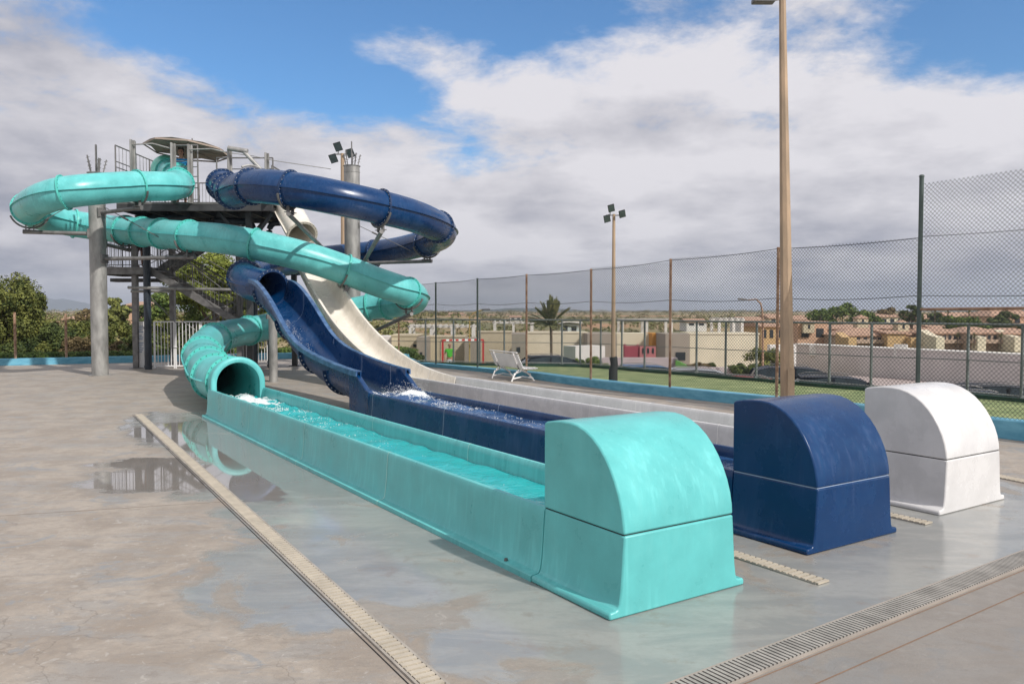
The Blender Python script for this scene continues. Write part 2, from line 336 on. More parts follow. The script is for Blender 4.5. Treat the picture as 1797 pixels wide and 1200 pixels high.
# ------------------------------------------------------------------ terrain and deck
KB=[(-40,24.),(-25,26.2),(-18,28.4),(-13.6,30.4),(-8,33.0),(-5.2,33.8),(-4.4,31.5),(-3.5,28.7),(-1.3,25.7),(.5,23.2),(2.9,19.2),(4.9,16.45),(7.35,12.25),(7.75,11.75),(9.9,8.2),(13,3),(18,-6)]
KB=[Vector((x,y,0)) for x,y in KB[:7]]+[G(*q) for q in ((725,641),(850,653),(929,664.5),(1008,676),(1100,688),(1295,709.5),(1520,738),(1740,767),(1797,774),(1990,800),(2500,880))]
def terrain():
    def hz(x,y):
        r=math.hypot(x,y); pts=[(0,-2.6),(60,-2.6),(110,-3.3),(170,-3.2),(300,-1.6),(600,.4),(1500,2.6),(4000,3.5),(9000,3.5)]
        for (a,za),(b,zb) in zip(pts,pts[1:]):
            if r<=b: z=za+(zb-za)*(r-a)/(b-a); break
        else: z=3.5
        if r>90: z+=noise.noise(Vector((x,y,0))*.006)*min(2.2,(r-90)*.004)
        if x<-8 and r>33 and r<400: z+=min(2.0,(r-33)*.04)*min(1,(-8-x)/10)
        return z
    ang=[R(a) for a in list(range(-60,61,1))]; rad=[0.1,8,14,20,26,32,38,45,55,65,80,100,120,150,180,220,270,330,400,500,650,800,1000,1300,1700,2300,3200,4500,6200]
    vs=[];fs=[]
    na=len(ang)
    for r in rad:
        for a in ang:
            x=r*math.sin(a)*1.; y=r*math.cos(a)-12*(r<1); vs.append((x,y,hz(x,y)))
    for i in range(len(rad)-1):
        for k in range(na-1): fs.append((i*na+k,i*na+k+1,(i+1)*na+k+1,(i+1)*na+k))
    mb=MB(); mb.add(vs,fs)
    m=mat('scrubland',(.40,.30,.16),.95,var=.2,scale=.03,col2=(.14,.15,.06),detail=12,lo=.42,hi=.58)
    nt=m.node_tree; L=nt.links.new; b=nt.nodes['Principled BSDF']; old=b.inputs['Base Color'].links[0].from_socket
    tc=nn(nt,'ShaderNodeTexCoord'); n=nn(nt,'ShaderNodeTexNoise'); n.inputs['Scale'].default_value=.012; n.inputs['Detail'].default_value=10; L(tc.outputs['Object'],n.inputs['Vector'])
    r=nn(nt,'ShaderNodeMapRange'); L(n.outputs[0],r.inputs[0]); r.inputs[1].default_value=.52; r.inputs[2].default_value=.6
    mx=nn(nt,'ShaderNodeMix',data_type='RGBA'); L(r.outputs[0],mx.inputs[0]); L(old,mx.inputs[6]); mx.inputs[7].default_value=(.44,.24,.13,1); L(mx.outputs[2],b.inputs['Base Color'])
    mb.build('terrain',m,kind='structure',smooth=60)
    return hz
HZ=terrain()
# parking road
mb=MB(); mb.add([(-1,34,-2.55),(60,20,-2.55),(80,44,-2.55),(30,52,-2.55),(14,62,-2.55),(-2,62,-2.55)],[(0,1,2,3,4,5)])
mb.build('road',mat('pale_asphalt',(.36,.30,.28),.9,var=.12,scale=.8,detail=10),kind='structure')
# concrete deck
mb=MB(); poly=[Vector((18,-8,0)),Vector((-40,-8,0))]+KB[:-1]; mb.add(poly,[tuple(range(len(poly)))])
n0=len(poly); rim=KB
for a,b in zip(rim,rim[1:]): mb.quad(a-Vector((0,0,.01)),b-Vector((0,0,.01)),b-Vector((0,0,2.8)),a-Vector((0,0,2.8)))
deck=mb.build('ground',GROUND,kind='structure')
def offs(pts,d):
    out=[]
    for i,p in enumerate(pts):
        a=pts[max(i-1,0)]; b=pts[min(i+1,len(pts)-1)]; t=(b-a).normalized(); out.append(p+Vector((-t.y,t.x,0))*d)
    return out
# blue painted kerb, two runs
def strip(name,pts,d0,d1,z0,z1,m,**k):
    a=offs(pts,d0); b=offs(pts,d1); mb=MB()
    zz=z1 if isinstance(z1,list) else [z1]*len(a)
    rings=[[p+Vector((0,0,z0)),p+Vector((0,0,z)),q+Vector((0,0,z)),q+Vector((0,0,z0))] for p,q,z in zip(a,b,zz)]
    mb.loft(rings); return mb.build(name,m,**k)
strip('kerb',KB[:7],0,.35,-.3,.24,KERB,kind='structure',bevel=.01)
strip('kerb',KB[6:],.0,.35,-.3,[.11,.11,.12,.19,.19,.20,.21,.26,.275,.28,.28,.28][:len(KB[6:])],KERB,kind='structure',bevel=.01)
# turf court between the two fences
PF=[(x_,y_+3.5) for x_,y_ in [(640,636),(747,637.5),(796,639),(842,640),(885,641),(935,641.5),(986,642),(1018,643),(1054,645),(1091,648),(1131,652),(1222,659),(1273,664),(1327,668),(1390,674),(1455,680),(1528,686),(1609,691),(1697,697),(1792,706),(1900,716),(2100,735)]]
PFW=[G(x,y) for x,y in PF]
kb2=offs(KB[6:],.33)
TURF=mat('green_turf',(.16,.23,.085),.95,var=.25,scale=2.2,col2=(.28,.32,.14),bump=.4,bscale=60)
mb=MB()
inner=[p for p in PFW]
for i in range(40):
    pass
def resample(pts,n):
    Ls=[0]
    for a,b in zip(pts,pts[1:]): Ls.append(Ls[-1]+(b-a).length)
    out=[]
    for i in range(n):
        t=Ls[-1]*i/(n-1)
        for k in range(len(pts)-1):
            if t<=Ls[k+1]+1e-6: f=(t-Ls[k])/max(1e-6,Ls[k+1]-Ls[k]); out.append(pts[k].lerp(pts[k+1],f)); break
    return out
ka=resample(kb2[:11],40); pa=resample([p for p in PFW]+[],40)
mb.loft([[a+Vector((0,0,.05)),b+Vector((0,0,.05))] for a,b in zip(ka,pa)],close=False,caps=False)
for a,b in zip(pa,pa[1:]): mb.quad(a+Vector((0,0,.045)),b+Vector((0,0,.045)),b+Vector((0,0,-2.8)),a+Vector((0,0,-2.8)))
mb.build('turf',TURF,kind='structure')

# ------------------------------------------------------------------ drains and joints
GRC=mat('cream_grate',(.45,.40,.32),.6,var=.12,scale=6); GRS=mat('grey_grate',(.33,.31,.28),.55,var=.2,scale=6); DKS=mat('drain_shadow',(.02,.02,.02),.9)
FRM=mat('drain_frame',(.33,.30,.26),.8,var=.2,scale=5)
def drain(a,b,w,pitch,fill,m,label,frame=.03,slant=0,trim=None):
    a=Vector(a); b=Vector(b); d=(b-a); Ln=d.length; d.normalize(); n=Vector((-d.y,d.x,0)); rz=math.atan2(d.y,d.x); mid=(a+b)/2
    root=thing('drain',a,label,'drain')
    mb=MB(); mb.box(mid+Vector((0,0,.003)),(Ln,w,.004),rz); mb.build('channel',DKS,root)
    mb=MB()
    k=0
    while k*pitch<Ln:
        c=a+d*(k*pitch); mb.box(c+Vector((0,0,.010)),(pitch*fill,w-.006,.012),rz+slant); k+=1
    for sgn in (-.25,.25): mb.box(mid+n*(w*sgn)+Vector((0,0,.006)),(Ln,.006,.008),rz)
    mb.build('grate',m,root)
    mb=MB()
    for sgn in (-1,1): mb.box(mid+n*(sgn*(w/2+frame/2+.001))+Vector((0,0,.006)),(Ln,frame,.012),rz)
    mb.build('frame',trim or FRM,root)
    return root
dl0=G(243,728); dl1=G(757,1200); dd=(dl1-dl0)
drain(dl0,dl1+dd*.15,.118,.056,.62,GRC,'long cream slotted drain running across the deck left of the teal trough',.016)
mb=MB(); nrm=Vector((-dd.y,dd.x,0)).normalized()
ja=dl0-nrm*.10; jb=dl1+dd*.15-nrm*.10
mb.box((ja+jb)/2+Vector((0,0,.0022)),((jb-ja).length,.006,.003),math.atan2(dd.y,dd.x)); mb.build('joint',DKS,kind='structure')
ra=(G(1190,1200)+G(1276,1200))/2; rb=(G(1797,972)+G(1797,990))/2; rd=(rb-ra)
drain(ra-rd*.3,rb+rd*.5,.17,.034,.6,GRS,'long grey slotted drain crossing the front right corner of the deck',.014,trim=mat('drain_rim',(.33,.29,.25),.7))
mb=MB(); nr=Vector((-rd.y,rd.x,0)).normalized()
for off,w_ in ((-.12,.005),(-.33,.006)):
    mb.box((ra+rb)/2+nr*off+Vector((0,0,.0022)),(rd.length*1.8,w_,.003),math.atan2(rd.y,rd.x))
mb.build('joint',mat('joint_rust',(.20,.13,.09),.9),kind='structure')
drain(W(1.70,-.28,0),W(1.66,6,0),.13,.054,.6,GRC,'short cream slotted drain between the teal and navy end boxes',.004)
drain(W(3.86,.18,0),W(3.80,7,0),.13,.054,.6,GRC,'short cream slotted drain between the navy and white end boxes',.004)
drain(G(1740,834),G(1830,852),.16,.054,.6,GRC,'cream slotted drain on the deck right of the white end box',.004)
JT=mat('joint_line',(.21,.185,.16),.95)
mb=MB()
for a,b in ((G(0,905),G(395,880)),(G(0,660),G(330,655))):
    c=(a+b)/2; d_=b-a; mb.box(c+Vector((0,0,.0018)),(d_.length,.005,.0024),math.atan2(d_.y,d_.x))
mb.build('joint',JT,kind='structure')

# ------------------------------------------------------------------ run-out troughs with end boxes
PROF=[(0,0),(0,.042),(.012,.05),(.05,.053),(.07,.062),(.082,.09),(.094,.18),(.105,.33),(.113,.46),(.118,.515),(.128,.538),(.145,.545),(.165,.54),(.178,.52),(.186,.47),(.20,.2),(.24,.12),(.30,.10)]
PROF=[(a,b*.945) for a,b in PROF]
HOOD=[(.86,.0),(.86,.575),(.83,.588),(.75,.602),(.66,.61),(.56,.612),(.48,.604),(.40,.582),(.32,.545),(.25,.497),(.19,.44),(.135,.372),(.09,.30),(.052,.222),(.024,.14),(.008,.06),(.004,0)]
def trough(root,t0,s0,s1,m,sm,seams,wid=1.22,bolts=None,cut=None):
    prof=[(a,b) for a,b in PROF]+[(wid-a,b) for a,b in reversed(PROF)]
    mb=MB(); sts=[s0+.86+i*(s1-s0-.86)/24 for i in range(25)]
    mb.loft([[W(t0+a,s,b) for a,b in prof] for s in sts])
    mb.mi=1
    for s in seams:
        g=[(a-.0025,b+(.0025 if 3<i<14 else 0)) for i,(a,b) in enumerate(PROF)]
        for side in (0,1):
            r0=[];r1=[]
            for i,(a,b) in enumerate(PROF):
                nx=-.003 if i<11 else .003
                a2=a+nx; b2=b+(.003 if 9<i<13 or 1<i<5 else 0)
                tt=t0+(a2 if side==0 else wid-a2); r0.append(W(tt,s-.006,b2)); r1.append(W(tt,s+.006,b2))
            mb.loft([r0,r1],close=False,caps=False)
    mb.build('trough',[m,sm],root,smooth=40)
    # end box, lower half
    mb=MB(); half=PROF[:10]+[(.119,.508)]
    pr=half+[(wid-a,b) for a,b in reversed(half)]
    mb.loft([[W(t0+a,s0+ds,b) for a,b in pr] for ds in (0,.3,.6,.857)])
    mb.build('end_box',m,root,smooth=40,bevel=.012)
    mb=MB(); hw=.116
    mb.loft([[W(t0+tt,s0+a,b*1.05+.514) for a,b in HOOD] for tt in (hw,wid/2,wid-hw)])
    h=mb.build('hood',m,root,smooth=35,bevel=.012)
    mb=MB(); mb.loft([[W(t0+tt,s0+ds,z) for ds,z in ((.012,.50),(.012,.522),(.85,.522),(.85,.50))] for tt in (hw+.01,wid-hw-.01)]); mb.build('joint_gap',DKS if m is not BLUE else BSEAM,root)
    return root
def fbolts(root,pts,m,t):
    for p in pts: mb=MB(); q=Vector((p.x,p.y,.05)); mb.cyl(q,q+Vector((0,0,.018)),.016,.012,n=8); mb.build('anchor_cap',m,root,smooth=40)

def crom(pts,per=10):
    out=[]
    P_=[pts[0]*2-pts[1]]+list(pts)+[pts[-1]*2-pts[-2]]
    idx=[]
    for i in range(1,len(P_)-2):
        p0,p1,p2,p3=P_[i-1:i+3]; idx.append(len(out))
        # centripetal-ish: clamp tangents by neighbour distances
        d1=(p2-p1).length; m1=(p2-p0)*(d1/max(1e-6,(p2-p1).length+(p1-p0).length)); m2=(p3-p1)*(d1/max(1e-6,(p3-p2).length+(p2-p1).length))
        for k in range(per):
            t=k/per; t2=t*t; t3=t2*t
            out.append(p1*(2*t3-3*t2+1)+m1*(t3-2*t2+t)+p2*(-2*t3+3*t2)+m2*(t3-t2))
    idx.append(len(out)); out.append(pts[-1])
    return out,idx
def smoothp(p,it=2):
    for _ in range(it): p=[p[0]]+[(p[i-1]+p[i]*2+p[i+1])/4 for i in range(1,len(p)-1)]+[p[-1]]
    return p
def frame(pts,i):
    d=(pts[min(i+1,len(pts)-1)]-pts[max(i-1,0)]).normalized(); x=d.cross(Vector((0,0,1))).normalized(); y=x.cross(d); return x,y,d
def tubering(p,x,y,r,n=28,lip=.05,lipang=0.03):
    pts=[]
    for k in range(n):
        a=2*math.pi*k/n+math.pi/n
        pts.append(p+x*(math.cos(a)*r)+y*(math.sin(a)*r))
        # protruding longitudinal joint after the vertices either side of 0 and pi
    # insert lips at angle 0 (between last and first) and pi
    def L_(a0,sg): 
        return [p+x*(math.cos(a0+s2*lipang*.6)*rr)+y*(math.sin(a0+s2*lipang*.6)*rr) for s2,rr in ((-1,r),(-.8,r+lip),(.8,r+lip),(1,r))]
    h=n//2
    return L_(0,1)+pts[:h]+L_(math.pi,1)+pts[h:]
def tube_slide(root,ctrl,flags,r,m,fm,bm_,inner=None):
    pts,idx=crom(ctrl,12); pts=smoothp(pts,14)
    cuts=[idx[i] for i,f in enumerate(flags) if f]
    if cuts[0]!=0: cuts=[0]+cuts
    if cuts[-1]!=len(pts)-1: cuts.append(len(pts)-1)
    for a,b in zip(cuts,cuts[1:]):
        mb=MB(); rings=[]
        for i in range(a,b+1):
            x,y,d=frame(pts,i); rings.append(tubering(pts[i],x,y,r))
        mb.loft(rings,caps=False)
        irings=[]
        for i in range(a,b+1):
            x,y,d=frame(pts,i); irings.append([pts[i]+x*(math.cos(2*math.pi*k/24)*(r-.02))+y*(math.sin(2*math.pi*k/24)*(r-.02)) for k in range(24)])
        mb.loft(irings,caps=False)
        mb.build('tube_section',m,root,smooth=40)
    for c in cuts:
        x,y,d=frame(pts,c); mb=MB(); n=40; R2=r+.052
        def ring(rr,off): return [pts[c]+d*off+x*(math.cos(2*math.pi*k/n)*rr)+y*(math.sin(2*math.pi*k/n)*rr) for k in range(n)]
        mb.loft([ring(r-.02,-.024),ring(R2,-.024),ring(R2,.024),ring(r-.02,.024),ring(r-.02,-.024)],caps=False)
        mb.mi=1
        for k in range(24):
            a=2*math.pi*(k+.5)/24; q=pts[c]+x*(math.cos(a)*(r+.028))+y*(math.sin(a)*(r+.028)); mb.cyl(q-d*.031,q+d*.031,.0105,n=6)
        mb.build('flange',[fm,bm_],root,smooth=35)
    return pts,cuts

# ---- teal slide
teal=thing('water_slide',W(.61,0,0),'teal enclosed tube slide looping down from the tower into the teal trough nearest the camera','water slide')
SD=lambda *px:[onT(x,y,.1)-O for x,y in px]
tseams=[(onT(x,y,.11)-O).dot(U) for x,y in ((438,745),(534,775),(680,850))]
trough(teal,0,0,11.35,TEAL,TSEAM,tseams)
fbolts(teal,[G(x,y,.05) for x,y in ((376,726),(420,749),(470,773),(580,826),(763,916))],WPAINT,.03)
fbolts(teal,[G(888,983,.05),G(660,866,.05)],STEEL,.03)
RT=.425
A=lambda x,y,d,f=0:(P(x,y,d),f)
mouth_t=W(.61,11.75,.60)
TC=[A(299,303,26.3,1),A(311,312,25.4,1),A(313,322,24.5,1),A(300,327,23.7,0),A(241,327,22.9,1),A(180,331,22.0,0),A(112,338,21.4,1),A(72,350,21.8,0),A(50,366,23.0,1),A(70,380,24.8,0),A(132,393,26.0,1),A(180,400,26.0,0),A(222,404,25.3,1),A(250,407,24.8,1),A(283,410,24.2,1),A(333,414,23.3,1),A(390,419,22.6,0),A(445,429,22.3,1),A(530,449,22.4,0),A(607,474,22.9,1),A(665,496,23.3,0),A(716,513,23.8,1),A(729,524,25.0,0),A(716,532,26.2,0),A(680,536,26.9,1),A(648,539,27.1,1),A(600,548,27.0,0),A(540,560,26.6,1),A(485,570,26.0,0),A(436,580,24.9,1),A(403,586,23.6,0),A(376,596,21.9,1),A(360,609,20.2,0),A(355,624,18.8,1),A(366,646,17.0,1),(W(.55,12.7,.62),1),(mouth_t,1)]
tp,tcuts=tube_slide(teal,[a for a,b in TC],[b for a,b in TC],RT,TEAL,TEALF,DARKB)
# mouth: arched collar opening into the trough
def collar(root,t0,s0,s1,z0,r_out,r_in,m,zfloor=.1,wid=1.22):
    mb=MB(); n=28
    def arch(rr,s,base):
        return [W(t0+wid/2-math.cos(math.pi*k/n)*rr,s,z0+math.sin(math.pi*k/n)*rr) for k in range(n+1)]
    def full(rr,s): return arch(rr,s,0)
    prof=[(s1,RT),(s0+.16,r_out-.04),(s0+.05,r_out-.01),(s0+.015,r_out-.02),(s0,r_out-.045),(s0,r_in+.03),(s0+.02,r_in),(s0+.3,r_in),(s1,RT-.05)]
    mb.loft([full(rr,s)+[W(t0+wid/2+rr,s,.10),W(t0+wid/2-rr,s,.10)] for s,rr in prof],close=True,caps=False)
    return mb.build('mouth',m,root,smooth=50)
collar(teal,0,11.15,11.75,.60,.50,.385,TEAL)
# bell at the start on the platform
pb=P(297,300,26.6); mb=MB(); x,y,d=frame(tp,0)
mb.loft([[tp[0]-d*o_+x*(math.cos(2*math.pi*k/28)*q)+y*(math.sin(2*math.pi*k/28)*q) for k in range(28)] for o_,q in ((0,RT),(.2,.47),(.45,.50),(.6,.50),(.6,.45),(.2,.41),(0,.40))],caps=False)
mb.build('start_tub',mat('light_teal',(.10,.60,.46),.3),teal,smooth=50)

# ---- navy slide
navy=thing('water_slide',W(2.7,.15,0),'navy blue tube slide ending in an open half-pipe chute and a navy trough','water slide')
B0=2.15
bs=[(onT(x,y,2.27)-O).dot(U) for x,y in ((655,700),(780,740))]
trough(navy,B0,.17,9.9,BLUE,BSEAM,bs)
RB=.435
mo=W(2.76,16.35,2.50)
BC=[A(391,325,23.9,1),A(401,333,23.0,1),A(409,338,22.0,1),A(440,327,20.8,1),A(510,332,20.0,1),A(590,347,20.0,0),A(668,364,20.6,1),A(728,380,21.6,0),A(769,398,23.2,1),A(776,412,24.9,0),A(750,425,26.6,1),A(705,437,28.0,0),A(657,444,28.9,1),A(590,451,29.0,0),A(520,459,28.0,1),A(466,468,26.0,0),A(434,478,23.4,0),A(430,488,21.6,1),(W(2.50,17.35,2.66),0),(mo,1)]
bp_,bcuts=tube_slide(navy,[a for a,b in BC],[b for a,b in BC],RB,BLUE,BLUEF,PALEB)
RIMB=mat('lit_navy_rim',(.015,.065,.19),.35,var=.3,scale=7,col2=(.08,.17,.33))  # paler navy, the bright highlight along the lip put into its colour
# open chute: station s -> (rim z, floor z, half width)
def chute(root,t0,stations,m,sm,fm,name='chute',floor=.75,wid=1.22,lipw=.07,flat=False,seams=(),bm_=PALEB,flg=()):
    c=t0+wid/2; rings=[]; n=16
    def pr(s,zr,zf,hw,off):   # half pipe profile (inner when off=0, outer when off>0)
        pts=[]
        if flat:
            q=[(-hw,zr),(-hw+.03,zr-(zr-zf)*.35),(-hw+.08,zf+.10),(-hw+.16,zf+.015),(-.2,zf),(.2,zf),(hw-.16,zf+.015),(hw-.08,zf+.10),(hw-.03,zr-(zr-zf)*.35),(hw,zr)]
            return [(a+(off if a>0 else -off if a<0 else 0),b-(off if 0<i<9 else 0)) for i,(a,b) in enumerate(q)]
        dep=zr-zf; rc=min(dep,hw)
        for k in range(n+1):
            a=math.pi*k/n; pts.append((-math.cos(a)*(hw+off),zf+rc-math.sin(a)*(rc+off)))
        top=[(-(hw+off),zr)] if dep>rc+.01 else []
        top2=[(hw+off,zr)] if dep>rc+.01 else []
        if not top: pts[0]=(pts[0][0],zr); pts[-1]=(pts[-1][0],zr); top=[(pts[0][0],zr)];top2=[(pts[-1][0],zr)]
        return top+pts+top2
    dens=[]
    for (s0,a0,b0,w0),(s1,a1,b1,w1) in zip(stations,stations[1:]):
        for k in range(4):
            f=k/4; dens.append((s0+(s1-s0)*f,a0+(a1-a0)*f,b0+(b1-b0)*f,w0+(w1-w0)*f))
    dens.append(stations[-1])
    if len(dens)>6:
        for _ in range(3): dens=[dens[0]]+[tuple((dens[i-1][j]+dens[i][j]*2+dens[i+1][j])/4 for j in range(4)) for i in range(1,len(dens)-1)]+[dens[-1]]
    mb=MB()
    for (s,zr,zf,hw) in dens:
        inn=pr(s,zr,zf,hw,0); out=pr(s,zr,zf,hw,.025)
        ring=[W(c+a,s,b) for a,b in inn]
        # lips: over the rim outward then down, then outer skin back
        ring+=[W(c+hw+.01,s,zr+.012),W(c+hw+lipw,s,zr+.008),W(c+hw+lipw+.008,s,zr-.05),W(c+hw+lipw-.006,s,zr-.05),W(c+hw+lipw-.010,s,zr-.008)]
        o2=list(reversed(out)); o2[0]=(hw+.025,zr-.012); o2[-1]=(-(hw+.025),zr-.012)
        ring+=[W(c+a,s,b) for a,b in o2]
        ring+=[W(c-hw-lipw+.010,s,zr-.008),W(c-hw-lipw+.006,s,zr-.05),W(c-hw-lipw-.008,s,zr-.05),W(c-hw-lipw,s,zr+.008),W(c-hw-.01,s,zr+.012)]
        rings.append(ring)
    mb.loft(rings)
    mb.mi=1
    def at(s):
        return min(dens,key=lambda q:abs(q[0]-s))
    for s in seams:
        q=at(s); r0=[W(c+a*.996,s-.010,b+.004) for a,b in pr(*q,0)]; r1=[W(c+a*.996,s+.010,b+.004) for a,b in pr(*q,0)]
        mb.loft([r0,r1],close=False,caps=False)
    mb.build(name,[m,sm],root,smooth=45)
    for s in flg:
        q=at(s); mb=MB(); a_=[p for p in pr(*q,.02)][1:-1]; b_=[p for p in pr(*q,.085)][1:-1]
        # slope of floor to tilt flange
        rr=[]
        for off in (-.02,.02):
            rr.append([W(c+x_,q[0]+off,z_) for x_,z_ in a_]+[W(c+x_,q[0]+off,z_) for x_,z_ in reversed(b_)])
        mb.loft(rr); mb.mi=1
        mid_=[p for p in pr(*q,.055)][2:-2]
        for x_,z_ in mid_: mb.cyl(W(c+x_,q[0]-.035,z_),W(c+x_,q[0]+.035,z_),.015,n=6)
        mb.build('flange',[fm,bm_],root)
    if not flat:
        for sg in (-1,1):
            mb=MB(); rr=[]
            for (s,zr,zf,hw) in dens:
                rr.append([W(c+sg*(hw+x_),s,zr+z_) for x_,z_ in ((.004,.016),(.095,.014),(.105,.004),(.108,-.085),(.085,-.085),(.082,-.012),(.0,-.012))])
            mb.loft(rr); mb.build('rim',RIMB,root,smooth=40)
    return dens
BST=[(16.5,2.72,2.08,.43),(16.0,2.66,1.93,.43),(15.4,2.46,1.70,.43),(14.6,2.08,1.36,.43),(13.9,1.66,1.05,.43),(13.3,1.36,.82,.43),(12.6,1.16,.58,.43),(11.8,1.04,.40,.43),(10.8,.93,.26,.43),(9.9,.86,.17,.43),(9.55,.85,.14,.43)]
bd=chute(navy,B0,BST,BLUE,BSEAM,BLUEF,seams=(15.2,13.2,11.6,10.2),flg=(16.2,14.4,12.8,11.4))
# shoulder where the chute drops into the trough
mb=MB()
for sgn in (0,1):
    tA=B0+(.10 if sgn==0 else 1.22-.10); tB=B0+(.19 if sgn==0 else 1.22-.19)
    pl=[(9.95,0),(9.95,.86),(9.75,.87),(9.18,.56),(9.05,.535),(9.05,.0)]
    mb.loft([[W(tt,s,z) for s,z in pl] for tt in (tA,tB)])
mb.build('shoulder',BLUE,navy,bevel=.02)

# ---- white slide
white=thing('water_slide',W(4.79,.26,0),'white speed slide with a short closed tube top and long straight open chute','water slide')
W0=4.23
ws=[(onT(x,y,4.35)-O).dot(U) for x,y in ((755,675),(1035,730),(1260,775))]
trough(white,W0,.27,12.0,WHT,WSEAM,ws)
WST=[(20.15,4.0,3.50,.43),(19.8,3.76,3.28,.42),(19.4,3.46,2.98,.42),(18.8,3.05,2.55,.42),(17.9,2.50,2.0,.42),(17.0,1.98,1.50,.42),(16.2,1.58,1.12,.42),(15.4,1.26,.82,.42),(14.6,.99,.57,.42),(13.8,.78,.38,.42),(13.0,.63,.25,.42),(12.4,.555,.20,.42),(11.9,.515,.17,.42),(11.4,.485,.15,.42)]
chute(white,W0,WST,CREAM,WSEAM,WHTF,name='chute',flat=True,seams=(18.2,16.3,14.4,12.6))
wt=[P(470,325,27.6),P(498,352,26.6),onT(513,382,4.84),onT(530,413,4.84)]
wp,_=tube_slide(white,wt,[1,1,0,1],.43,CREAM,WHTF,DARKB)

# ------------------------------------------------------------------ water in the troughs
def water_mat(name,col,tint):
    m=D.materials.new(name); m.use_nodes=True; nt=m.node_tree; L=nt.links.new; b=nt.nodes['Principled BSDF']
    b.inputs['Base Color'].default_value=(*col,1); b.inputs['Roughness'].default_value=.03; b.inputs['IOR'].default_value=1.33; b.inputs['Specular IOR Level'].default_value=.6
    tc=nn(nt,'ShaderNodeTexCoord'); n=nn(nt,'ShaderNodeTexNoise'); n.inputs['Scale'].default_value=7; n.inputs['Detail'].default_value=3; n.inputs['Distortion'].default_value=1.2; L(tc.outputs['Object'],n.inputs['Vector'])
    bp=nn(nt,'ShaderNodeBump'); bp.inputs['Strength'].default_value=.55; bp.inputs['Distance'].default_value=.03; L(n.outputs[0],bp.inputs['Height']); L(bp.outputs[0],b.inputs['Normal'])
    n2=nn(nt,'ShaderNodeTexNoise'); n2.inputs['Scale'].default_value=3; n2.inputs['Detail'].default_value=4; L(tc.outputs['Object'],n2.inputs['Vector'])
    mx=nn(nt,'ShaderNodeMix',data_type='RGBA'); L(n2.outputs[0],mx.inputs[0]); mx.inputs[6].default_value=(*col,1); mx.inputs[7].default_value=(*tint,1); 
    at=nn(nt,'ShaderNodeAttribute',attribute_name='foam'); n3=nn(nt,'ShaderNodeTexNoise'); n3.inputs['Scale'].default_value=17; n3.inputs['Detail'].default_value=8; n3.inputs['Roughness'].default_value=.75; n3.inputs['Distortion'].default_value=1.; L(tc.outputs['Object'],n3.inputs['Vector'])
    ad=nn(nt,'ShaderNodeMath',operation='ADD'); L(at.outputs['Fac'],ad.inputs[0]); L(n3.outputs[0],ad.inputs[1])
    rr=nn(nt,'ShaderNodeMapRange'); L(ad.outputs[0],rr.inputs[0]); rr.inputs[1].default_value=.92; rr.inputs[2].default_value=1.12
    m2=nn(nt,'ShaderNodeMix',data_type='RGBA'); L(rr.outputs[0],m2.inputs[0]); L(mx.outputs[2],m2.inputs[6]); m2.inputs[7].default_value=(.75,.80,.80,1); L(m2.outputs[2],b.inputs['Base Color'])
    r2=nn(nt,'ShaderNodeMapRange'); L(rr.outputs[0],r2.inputs[0]); r2.inputs[3].default_value=.04; r2.inputs[4].default_value=.5; L(r2.outputs[0],b.inputs['Roughness'])
    return m
TW=water_mat('teal_water',(.012,.34,.36),(.04,.47,.47)); BW=water_mat('navy_water',(.015,.06,.16),(.03,.09,.22))
FOAM=mat('foam_white',(.86,.88,.88),.55,var=.05,scale=20)
def water(name,t0,s0,s1,z,m,amp,churn,foamn,label=None,ch2=None):
    wid=1.22; nt_=14; ns=int((s1-s0)/.07); vs=[];fs=[]
    def hgt(t,s):
        e=math.exp(-max(0,(s1-s))/churn)
        p=Vector((t*5,s*3.2,z)); return amp*(.24+e)*noise.noise(p)+amp*.7*(.06+e)*noise.noise(p*2.7)+ (ch2(s)*max(0,1-((t-.66)/.46)**2) if ch2 else 0)
    for j in range(ns+1):
        s=s0+(s1-s0)*j/ns
        for i in range(nt_+1):
            t=.192+(wid-.384)*i/nt_; vs.append(W(t0+t,s,z+hgt(t,s)))
    for j in range(ns):
        for i in range(nt_): a=j*(nt_+1)+i; fs.append((a,a+1,a+nt_+2,a+nt_+1))
    mb=MB(); mb.add(vs,fs); o=mb.build('water',m,kind='structure',smooth=80)
    at=o.data.attributes.new('foam','FLOAT','POINT'); k=0
    for j in range(ns+1):
        s=s0+(s1-s0)*j/ns; e=math.exp(-max(0,(s1-.9-s))/churn)
        for i in range(nt_+1):
            t=.192+(wid-.384)*i/nt_; q=noise.noise(Vector((t*3.2,s*1.9,z+3)))
            at.data[k].value=((.08+.40*e if not ch2 else .10)+.6*q*(.35+(e if not ch2 else .3)))*(1 if foamn>500 else .2)+(4.6*ch2(s)*max(0,1-((t-.66)/.5)**4) if ch2 else 0)-(.02 if ch2 else 0); k+=1
    rnd=random.Random(int(s1*100)); mb=MB()
    for _ in range(foamn):
        e=rnd.expovariate(1/churn); s=s1-e
        if s<s0+.1: continue
        t=.22+rnd.random()*(wid-.44)
        if noise.noise(Vector((t*3.5,s*3,5)))<-.05+.05*e: continue
        q=W(t0+t,s,z+hgt(t,s)+rnd.uniform(-.004,.012)); r=rnd.uniform(.004,.013)*math.exp(-e*.12)
        # flattened froth blob
        rings=[]
        for zz,rr in ((-.3,.7),(.1,1),(.5,.7),(.7,.25)):
            rings.append([q+Vector((math.cos(k*1.257+zz)*rr*r*rnd.uniform(.8,1.5),math.sin(k*1.257+zz)*rr*r*rnd.uniform(.8,1.5),zz*r*rnd.uniform(.5,.9))) for k in range(5)])
        mb.loft(rings)
    mb.build('foam',FOAM,kind='stuff',smooth=80)
water('water',0,.87,11.5,.34,TW,.075,2.2,4200)
